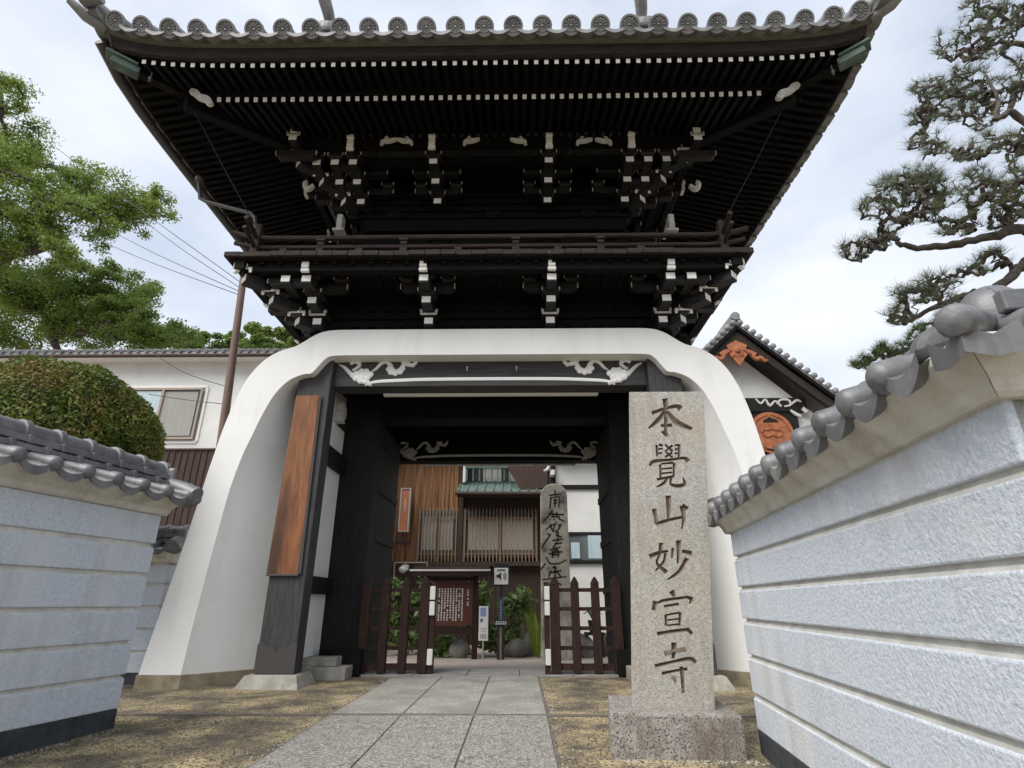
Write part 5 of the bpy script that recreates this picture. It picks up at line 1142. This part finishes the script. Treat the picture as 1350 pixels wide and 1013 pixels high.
# pine at the right
pn_ = thing('pine_tree', 'old Japanese pine with twisted bark and thin needle tufts at the upper right', 'tree', (9.4, 9.2, -.2))
rr = np.random.default_rng(12); YP = 8.6
def pp(px, py, dy=0): return at(px, py, YP+dy)
limbs = [[(1420, 330, 0), (1350, 303, 0), (1310, 311, 0), (1265, 320, 0), (1225, 327, 0), (1188, 322, 0), (1180, 312, 0)],
         [(1430, 300, .3), (1355, 345, .3), (1335, 362, .3), (1310, 382, .3), (1280, 388, .3), (1240, 402, .3), (1205, 420, .3)],
         [(1440, 220, -.3), (1350, 160, -.3), (1330, 148, -.3), (1312, 158, -.3), (1315, 135, -.3), (1300, 100, -.3)],
         [(1440, 200, .5), (1350, 112, .5), (1325, 155, .5), (1290, 130, .5), (1255, 128, .5), (1225, 145, .5)],
         [(1440, 120, .2), (1350, 60, .2), (1320, 66, .2), (1345, 90, .2)],
         [(1380, 470, 1.2), (1300, 440, 1.2), (1230, 455, 1.2), (1160, 472, 1.2)]]
b = MB(); skel = []
base = Vector((9.4, 9.2, -.2)); tk = [base, base+Vector((-.2, -.1, 2)), pp(1450, 330), pp(1440, 200), pp(1430, 60), pp(1400, -80)]
b.tube([tuple(v) for v in smooth_path([tuple(p) for p in tk], 5)], list(np.linspace(.30, .12, 26)), 12)
for li, l in enumerate(limbs):
    q = smooth_path([tuple(pp(*p)) for p in l], 5); m_ = len(q); r0 = (.105, .11, .075, .07, .075, .05)[li]
    q = [tuple(np.array(p)+rr.normal(size=3)*.018) for p in q]; b.tube(q, [r0*(1-.68*i/(m_-1))*rr.uniform(.9, 1.12) for i in range(m_)], 10); skel += q[3:]
b.build('trunk', 'bark', pn_, smooth=True)
pads = [(1200, 262, 46, 34, 150, 0), (1150, 275, 18, 20, 26, 0), (1235, 255, 30, 26, 60, 0), (1130, 330, 24, 14, 40, 0), (1160, 318, 22, 12, 30, 0), (1175, 300, 16, 14, 24, 0),
        (1205, 390, 34, 12, 60, .3), (1240, 375, 30, 14, 46, .3), (1185, 418, 22, 12, 36, .3), (1260, 402, 24, 12, 30, .3), (1280, 360, 20, 10, 26, .3),
        (1250, 140, 44, 24, 100, .5), (1215, 155, 22, 14, 40, .5), (1290, 150, 30, 24, 50, .5), (1265, 110, 30, 22, 60, .5), (1270, 205, 26, 10, 30, -.3), (1300, 190, 24, 14, 30, -.3),
        (1290, 70, 26, 30, 60, .2), (1320, 40, 30, 34, 80, .2), (1340, 15, 30, 20, 50, .2), (1345, 95, 16, 20, 30, .2), (1300, 260, 36, 24, 90, -.3), (1335, 240, 20, 24, 50, -.3), (1300, 295, 34, 12, 36, 0), (1340, 280, 16, 16, 26, 0), (1290, 235, 20, 14, 30, -.3), (1225, 190, 30, 16, 50, .5), (1320, 120, 30, 20, 60, .5), (1255, 60, 24, 20, 40, .2), (1290, 20, 26, 24, 50, .2), (1335, 195, 20, 20, 40, -.3), (1215, 235, 34, 18, 60, 0), (1175, 250, 26, 18, 40, 0), (1255, 300, 30, 14, 40, 0), (1230, 120, 30, 16, 50, .5), (1310, 345, 26, 14, 40, .3), (1400, 100, 40, 90, 90, .2), (1400, 260, 40, 60, 60, 0)]
nodes = []
for px, py, ax, ay, n_, dy in pads:
    for _ in range(n_):
        a = rr.uniform(0, 2*math.pi); k = math.sqrt(rr.uniform(0, 1)); nodes.append(tuple(pp(px+ax*k*math.cos(a), py+ay*k*math.sin(a), dy+rr.uniform(-.38, .38))))
mb_ = mst_limbs(skel[:1], nodes, 0, rr, .01) if False else None
# twigs: join tufts to the limbs
P_ = [np.array(p) for p in skel]; A_ = np.array(nodes)
S_ = np.array(skel); d0 = np.linalg.norm(A_[:, None]-S_[None], axis=2); who = d0.argmin(1); best = d0.min(1); done = np.zeros(len(A_), bool); par = [-1]*len(P_)
for _ in range(len(A_)):
    k = int(np.argmin(np.where(done, 1e9, best))); done[k] = True; P_.append(A_[k]); par.append(int(who[k])); i = len(P_)-1
    d = np.linalg.norm(A_-A_[k], axis=1); m_ = (d < best) & ~done; best[m_] = d[m_]; who[m_] = i
cnt = np.ones(len(P_))
for i in range(len(P_)-1, len(S_)-1, -1): cnt[par[i]] += cnt[i]
b = MB()
for i in range(len(S_), len(P_)):
    a, c_ = P_[par[i]], P_[i]; l = np.linalg.norm(c_-a); j = min(.22*l, .05); r1 = min(.009*cnt[i]**.45, .042); r0 = min(r1*1.25, .042)
    b.tube([a, a+(c_-a)*.3+rr.normal(size=3)*j, a+(c_-a)*.65+rr.normal(size=3)*j, c_], [r0, r0, r1, r1*.9], 5, False)
b.build('twigs', 'bark', pn_, smooth=True)
def needles(tips, m, name, per=30, ln=.20):
    tips = np.repeat(np.array(tips), per, 0); n_ = len(tips); d = rr.normal(size=(n_, 3)); d[:, 2] = np.abs(d[:, 2])*1.0+.15; d /= np.linalg.norm(d, axis=1)[:, None]
    L_ = ln*rr.uniform(.6, 1.15, n_)[:, None]; s_ = np.cross(d, rr.normal(size=(n_, 3))); s_ /= np.linalg.norm(s_, axis=1)[:, None]; w_ = .0024
    V = np.stack([tips-s_*w_, tips+s_*w_, tips+d*L_+s_*w_*.4, tips+d*L_-s_*w_*.4], 1).reshape(-1, 3)-np.array(root_loc(pn_))
    me = bpy.data.meshes.new(name); me.vertices.add(len(V)); me.vertices.foreach_set('co', V.astype(np.float32).ravel()); me.loops.add(4*n_); me.loops.foreach_set('vertex_index', np.arange(4*n_, dtype=np.int32)); me.polygons.add(n_); me.polygons.foreach_set('loop_start', np.arange(0, 4*n_, 4, dtype=np.int32)); me.update(calc_edges=True)
    me.materials.append(M[m]); o = bpy.data.objects.new(name, me); C.objects.link(o); o.parent = pn_
needles([p for p, c_ in zip(P_[len(S_):], cnt[len(S_):]) if c_ < 7], 'needle', 'needles')
p2 = thing('pine_tree', 'lower brighter green young pine peeping over the tiles of the right wall', 'tree', (8.0, 10.5, -.2))
YP2 = 10.2; nd2 = []
for px, py, ax, ay, n_ in [(1230, 440, 40, 14, 90), (1180, 465, 34, 14, 80), (1140, 478, 20, 10, 40), (1260, 420, 30, 14, 60), (1210, 480, 50, 16, 60), (1300, 430, 50, 40, 60)]:
    for _ in range(n_):
        a = rr.uniform(0, 2*math.pi); k = math.sqrt(rr.uniform(0, 1)); nd2.append(tuple(at(px+ax*k*math.cos(a), py+ay*k*math.sin(a), YP2+rr.uniform(-.5, .5))))
pb = pn_; root2 = [(8.0, 10.5, -.2), tuple(at(1350, 620, 10.4)), tuple(at(1310, 480, 10.3))]
bb = mst_limbs(root2, nd2, .12, rr, .007, .45, .10, 5); bb.build('trunk', 'bark', p2, smooth=True)
pn_ = p2; needles(nd2, 'needle_bright', 'needles', 34, .16)

# ------------------------------------------------------------------ grit, weeds
rr = np.random.default_rng(21); b = MB()
def grit(x, y, r):
    z = gz(y); n_ = 5; h = r*rr.uniform(.4, .9); a0 = rr.uniform(0, 6); ring_ = [(x+r*math.cos(a0+2*math.pi*j/n_)*rr.uniform(.7, 1.2), y+r*math.sin(a0+2*math.pi*j/n_)*rr.uniform(.7, 1.2), z-.002) for j in range(n_)]
    b.add(ring_+[(x+rr.uniform(-.3, .3)*r, y, z+h)], [(j, (j+1) % n_, n_) for j in range(n_)])
for _ in range(700):
    x, y = rr.uniform(-4.2, 1.8), rr.uniform(4.2, 8.6)
    if PX0-.02 < x < PX1+.02 and rr.uniform() < .9: continue
    grit(x, y, rr.uniform(.004, .013))
for _ in range(700):      # more along the feet of the walls and the edges of the path
    t = rr.uniform(0, 1); e_ = int(rr.integers(0, 4))
    if e_ == 0: x, y = -3.5-.18*t*2+abs(rr.normal(0, .06)), 5.5-2*t
    elif e_ == 1: x, y = PX0-abs(rr.normal(0, .06)), 4.2+4.8*t
    elif e_ == 2: x, y = PX1+abs(rr.normal(0, .06)), 4.2+4.8*t
    else: x, y = .60+1.1*t, 4.60-abs(rr.normal(0, .05))
    grit(x, y, rr.uniform(.004, .014))
struct(b.build('gravel', 'base_stone', recalc=False), 'stuff')
b = MB()
for x, y, k in ((-3.42, 5.45, 9), (-3.5, 5.0, 7), (-3.55, 4.6, 6), (PX0-.03, 5.2, 5), (PX1+.03, 5.7, 5), (.60, 4.75, 6), (1.66, 4.62, 7), (-3.9, 7.72, 6), (-2.2, 8.9, 4), (-3.47, 5.6, 8), (-4.6, 7.7, 5)):
    for _ in range(k):
        x0, y0 = x+rr.normal(0, .04), y+rr.normal(0, .04); a = rr.uniform(0, 6.28); l = rr.uniform(.02, .055); z = gz(y0)
        b.add([(x0-.003, y0, z), (x0+.003, y0, z), (x0+l*.6*math.cos(a), y0+l*.6*math.sin(a), z+l)], [(0, 1, 2)])
struct(b.build('weeds', 'leaf_garden', recalc=False), 'stuff')
